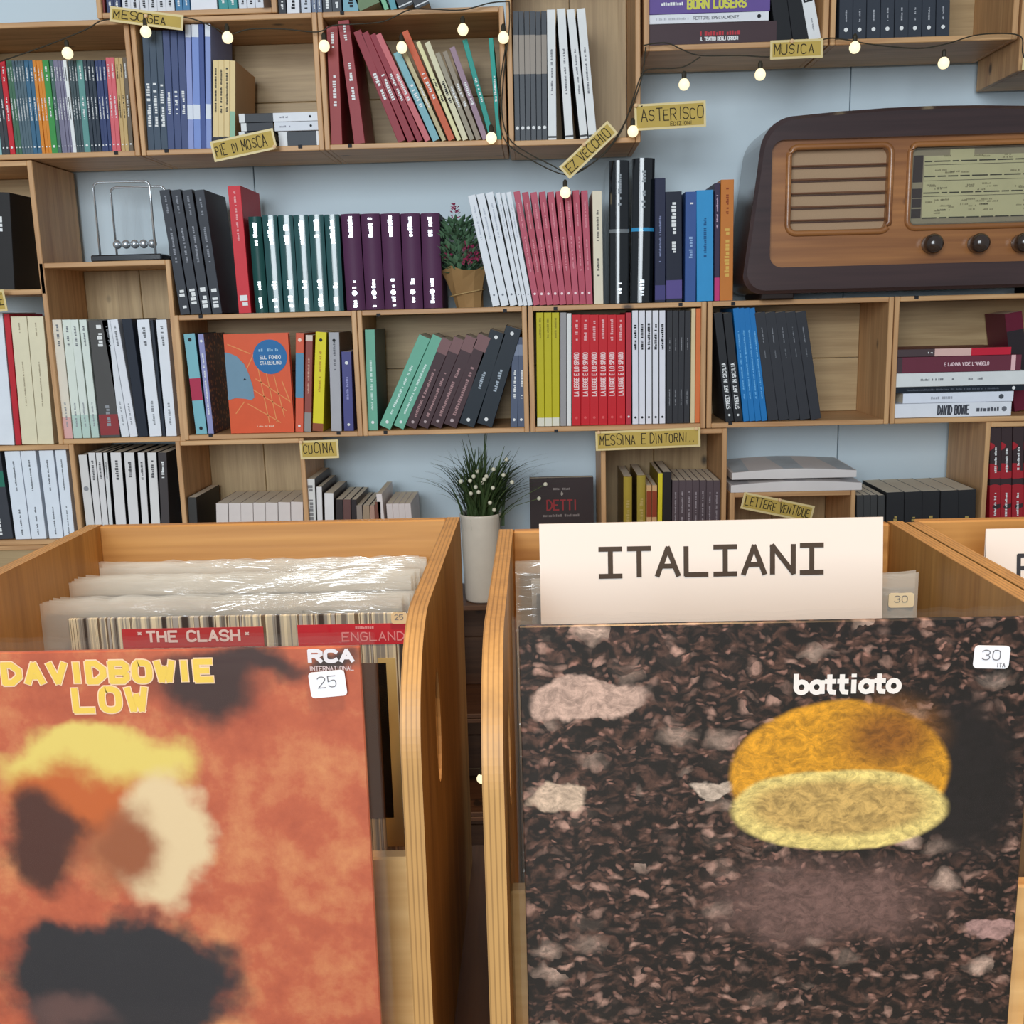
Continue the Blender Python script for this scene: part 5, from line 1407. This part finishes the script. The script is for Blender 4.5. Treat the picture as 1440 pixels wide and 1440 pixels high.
def gravel_art(nt):
    L = nt.links.new
    tc = N(nt, 'ShaderNodeTexCoord'); nz = N(nt, 'ShaderNodeTexNoise'); nz.inputs['Scale'].default_value = 60; nz.inputs['Detail'].default_value = 3
    L(tc.outputs['Object'], nz.inputs['Vector'])
    sc_ = N(nt, 'ShaderNodeVectorMath', operation='SCALE'); sc_.inputs['Scale'].default_value = 0.02; L(nz.outputs['Color'], sc_.inputs[0])
    ad = N(nt, 'ShaderNodeVectorMath', operation='ADD'); L(tc.outputs['Object'], ad.inputs[0]); L(sc_.outputs[0], ad.inputs[1])
    mp = N(nt, 'ShaderNodeMapping'); mp.inputs['Scale'].default_value = (1, 1, 1.7); L(ad.outputs[0], mp.inputs[0])

    def cells(s, thr):
        v1 = N(nt, 'ShaderNodeTexVoronoi'); v1.inputs['Scale'].default_value = s; L(mp.outputs[0], v1.inputs['Vector'])
        ed = N(nt, 'ShaderNodeValToRGB'); ed.color_ramp.elements[0].position = 0.18; ed.color_ramp.elements[0].color = (1, 1, 1, 1); ed.color_ramp.elements[1].position = 0.5; ed.color_ramp.elements[1].color = (0, 0, 0, 1)
        L(v1.outputs['Distance'], ed.inputs[0])
        sx = N(nt, 'ShaderNodeSeparateXYZ'); L(v1.outputs['Color'], sx.inputs[0])
        pk = N(nt, 'ShaderNodeMapRange'); pk.inputs[1].default_value = thr; pk.inputs[2].default_value = 1.0; L(sx.outputs[0], pk.inputs[0])
        mu = N(nt, 'ShaderNodeMath', operation='MULTIPLY'); L(ed.outputs[0], mu.inputs[0]); L(pk.outputs[0], mu.inputs[1])
        return mu.outputs[0]
    n2 = N(nt, 'ShaderNodeTexNoise'); n2.inputs['Scale'].default_value = 110; n2.inputs['Detail'].default_value = 6; L(mp.outputs[0], n2.inputs['Vector'])
    br = N(nt, 'ShaderNodeValToRGB'); e = br.color_ramp.elements
    e[0].position = 0.48; e[0].color = lin((18, 11, 11)); e[1].position = 0.76; e[1].color = lin((112, 76, 62)); L(n2.outputs['Fac'], br.inputs[0])
    cur = br.outputs[0]
    for s, thr, c in ((170, 0.5, (164, 118, 102)), (85, 0.62, (190, 148, 130)), (36, 0.72, (210, 178, 158))):
        mx = N(nt, 'ShaderNodeMixRGB'); L(cells(s, thr), mx.inputs[0]); L(cur, mx.inputs[1]); mx.inputs[2].default_value = lin(c); cur = mx.outputs[0]
    R = 0.3135 / 700
    it = []
    for (px, py, rx, ry, c, s) in [(835, 985, 80, 26, (204, 170, 152), .12), (780, 1125, 42, 24, (214, 186, 160), .12), (1360, 1100, 75, 130, (24, 18, 20), .35),
                                   (1160, 1270, 140, 55, (118, 88, 80), .6), (1385, 1310, 40, 13, (176, 138, 130), .15), (1005, 1110, 26, 12, (206, 184, 164), .15),
                                   (1180, 1088, 153, 106, (226, 158, 34), .04), (1250, 1035, 60, 44, (150, 92, 24), .7), (1182, 1138, 150, 62, (240, 214, 128), .05), (1182, 1134, 124, 42, (206, 168, 96), .2)]:
        x, z = loc(px, py, G0); it.append((x, z, rx * R, ry * R, c, s))
    cur = blobs(nt, blobs(nt, cur, it[:-4], 0.035, 34), it[-4:], 0.010, 14)
    n3 = N(nt, 'ShaderNodeTexNoise'); n3.inputs['Scale'].default_value = 150; n3.inputs['Detail'].default_value = 6; n3.inputs['Roughness'].default_value = 0.7; L(mp.outputs[0], n3.inputs['Vector'])
    m3 = N(nt, 'ShaderNodeMapRange'); m3.inputs[1].default_value = 0.35; m3.inputs[2].default_value = 0.65; m3.inputs[3].default_value = 0.5; m3.inputs[4].default_value = 1.15; L(n3.outputs['Fac'], m3.inputs[0])
    hv = N(nt, 'ShaderNodeHueSaturation'); L(cur, hv.inputs['Color']); L(m3.outputs[0], hv.inputs['Value'])
    return hv.outputs[0]


gp_ = record('dark gravel album sleeve with a plain yellow oval, lettered battiato', G0.x, G0.y, G0.z, cover_mat('gravel_cover_print', gravel_art, 0.3), film=CLEAR, lip=0.007, lipz=0.005)
a = loc(1119, 974, G0); b = loc(1265, 948, G0)
mb, W = lettering('battiato', (b[1] - a[1]) * 0.98, 0.0031, b[0] - a[0], low=True, gap=1.5); spin(mb, lambda v: (v[0] + a[0], -0.0004 + v[1], v[2] + a[1])); mb.build('title', plain((238, 230, 222)), gp_)
c_ = loc(1392, 922, G0); sticker(gp_, '30', c_[0], c_[1], 0.0215, 0.0145, ang=0.04, sub='ITA')

# --- records standing in the left bin
FZ = TZ + 0.0127
c0 = U(92, 852, -1.128)
CLX = c0.x; CLZ = c0.z - SW
clash = record('striped album sleeve with red bands lettered THE CLASH', CLX, -1.128, FZ + 0.0005, cover_mat('striped_cover_print', stripes(3.0, [(58, 50, 44), (120, 112, 100), (150, 146, 136), (196, 186, 160), (226, 214, 180), (110, 92, 70), (170, 166, 158)], 75)), film=CLEAR, lip=0.003, lipz=0.006)
K0 = Vector((CLX, -1.128, FZ + 0.0005))


def lband(px0, px1, py0, py1, name, col, y=-0.0003):
    a = loc(px0, py1, K0); b = loc(px1, py0, K0)
    MB().box(a[0], b[0], y - 0.0002, 0.0002, a[1], b[1]).build(name, plain(col, 0.4), clash)


def ltext(t_, px0, px1, py0, py1, col, st):
    a = loc(px0, py1, K0); b = loc(px1, py0, K0)
    mb, W = lettering(t_, b[1] - a[1], st, b[0] - a[0]); spin(mb, lambda v: (v[0] + a[0], -0.0008 + v[1], v[2] + a[1])); mb.build('title', plain(col, 0.4), clash)


lband(174, 370, 881, 912, 'red_band', (190, 60, 62)); lband(420, 574, 876, 908, 'red_band', (204, 46, 58))
ltext('THE CLASH', 208, 336, 886, 902, (240, 214, 206), 0.0022); ltext('*', 193, 201, 889, 898, (240, 214, 206), 0.001); ltext('*', 344, 352, 889, 898, (240, 214, 206), 0.001)
ltext('ENGLAND', 482, 568, 888, 901, (236, 150, 150), 0.0011)
ad_ = loc(500, 884, K0); mb = scribble(0.016, 0.0022); spin(mb, lambda v: (v[0] + ad_[0], -0.0008 + v[1], v[2] + ad_[1])); mb.build('small_print', plain((236, 160, 160)), clash)
lband(521, 543, 932, 1150, 'dark_poster_strip', (90, 60, 42)); lband(545, 556, 925, 1190, 'cream_strip', (214, 186, 120))
c_ = loc(562, 868, K0); sticker(clash, '25', c_[0], c_[1], 0.014, 0.010, (226, 196, 150))
greys = [(150, 148, 140), (120, 96, 84), (176, 170, 158), (90, 96, 104), (196, 188, 170), (110, 104, 96), (140, 120, 110)]
for k in range(9):
    yy = (-1.112, -1.103, -1.094, -1.056, -1.047, -1.038, -1.006, -0.997, -0.988)[k]
    x = LX0 + T + 0.003 + random.uniform(0.0, 0.012)
    record('%s of the milky sleeved records behind the striped album' % ['frontmost', 'second', 'third', 'fourth', 'fifth', 'sixth', 'seventh', 'eighth', 'rearmost'][k], x, yy, FZ + 0.0005, plain(greys[k % 7], 0.4, var=0.3, scale=20), film=MILKY, lip=0.004, lipz=(0.008, 0.012, 0.014)[k // 3] + random.uniform(0, 0.004), group='records behind the striped album', t=0.0035)
# --- records in the middle bin
for k in range(5):
    yy = [-1.312, -1.299, -1.286, -1.143, -1.075][k]
    x = [RX1 - T - SW - 0.010, RX1 - T - SW - 0.008, RX1 - T - SW - 0.009, RX1 - T - SW - 0.013, RX0 + T + 0.006][k]
    ro = record(['frontmost record behind the gravel album', 'second record behind the gravel album', 'third record behind the gravel album', 'record with a 30 sticker at the right end of the ITALIANI sign', 'rearmost record in the middle bin behind the ITALIANI sign'][k], x, yy, FZ + 0.0190,
                plain([(60, 60, 70), (140, 120, 100), (170, 162, 140), (150, 146, 140), (120, 130, 140)][k], 0.4, var=0.3, scale=20), film=MILKY, lip=0.004, lipz=(0.012 if k > 2 else 0.001), t=0.0035, group='records in the middle bin')
    if k == 3:
        r0 = Vector((x, yy, FZ + 0.019)); c_ = loc(1266, 843, r0); sticker(ro, '30', c_[0], c_[1] if c_[1] < SW else SW - 0.008, 0.021, 0.0125, (232, 216, 180))

# ------------------------------------------------------------------ paper signs in the bins
PAPER = plain((232, 222, 212), 0.7, var=0.015, scale=6)


def bin_sign(label, name, tl, tr, Yt, zbot, lean, text, tcol):
    a = U(tl[0], tl[1], Yt); b = U(tr[0], tr[1], Yt); W = (b - a).length; H = (a.z - zbot) / cos(lean)
    o = thing(name, label, 'sign', (a.x, Yt - (a.z - zbot) * math.tan(lean), zbot), (-lean, 0, 0))
    MB().box(0, W, 0, 0.0006, 0, H).build('front_leaf', PAPER, o)
    mb = MB(); sp2 = 0.012; mb.add([(0, 0.0008, H), (W, 0.0008, H), (W, sp2, 0.02), (0, sp2, 0.02), (0, 0.0014, H), (W, 0.0014, H), (W, sp2 + 0.0006, 0.02), (0, sp2 + 0.0006, 0.02)],
                                  [(0, 1, 2, 3), (7, 6, 5, 4), (0, 4, 5, 1), (1, 5, 6, 2), (2, 6, 7, 3), (3, 7, 4, 0)]); mb.build('rear_leaf', PAPER, o)
    for s, x0, x1, y0, y1, st in text:
        p, r_ = U(x0, y1, Yt - 0.012), U(x1, y0, Yt - 0.012)
        ch = r_.z - p.z; px_ = p.x - a.x; pz = p.z - zbot
        mb, Wd = lettering(s, ch, st, r_.x - p.x, gap=1.55); spin(mb, lambda v: (v[0] + px_, -0.0004 + v[1], v[2] + pz)); mb.build('lettering', tcol, o)
    return o


bin_sign('white folded paper sign reading ITALIANI', 'paper_sign', (758, 737), (1242, 729), -1.165, 0.93, 0.10, [('!TAL!AN!', 845, 1161, 769, 813, 0.0040)], plain((74, 62, 52), 0.7))
bin_sign('white folded paper sign cut by the right edge with one black letter', 'paper_sign', (1387, 744), (1800, 740), -1.085, 0.93, 0.12, [('P', 1437, 1470, 783, 818, 0.0036)], plain((58, 58, 62), 0.7))
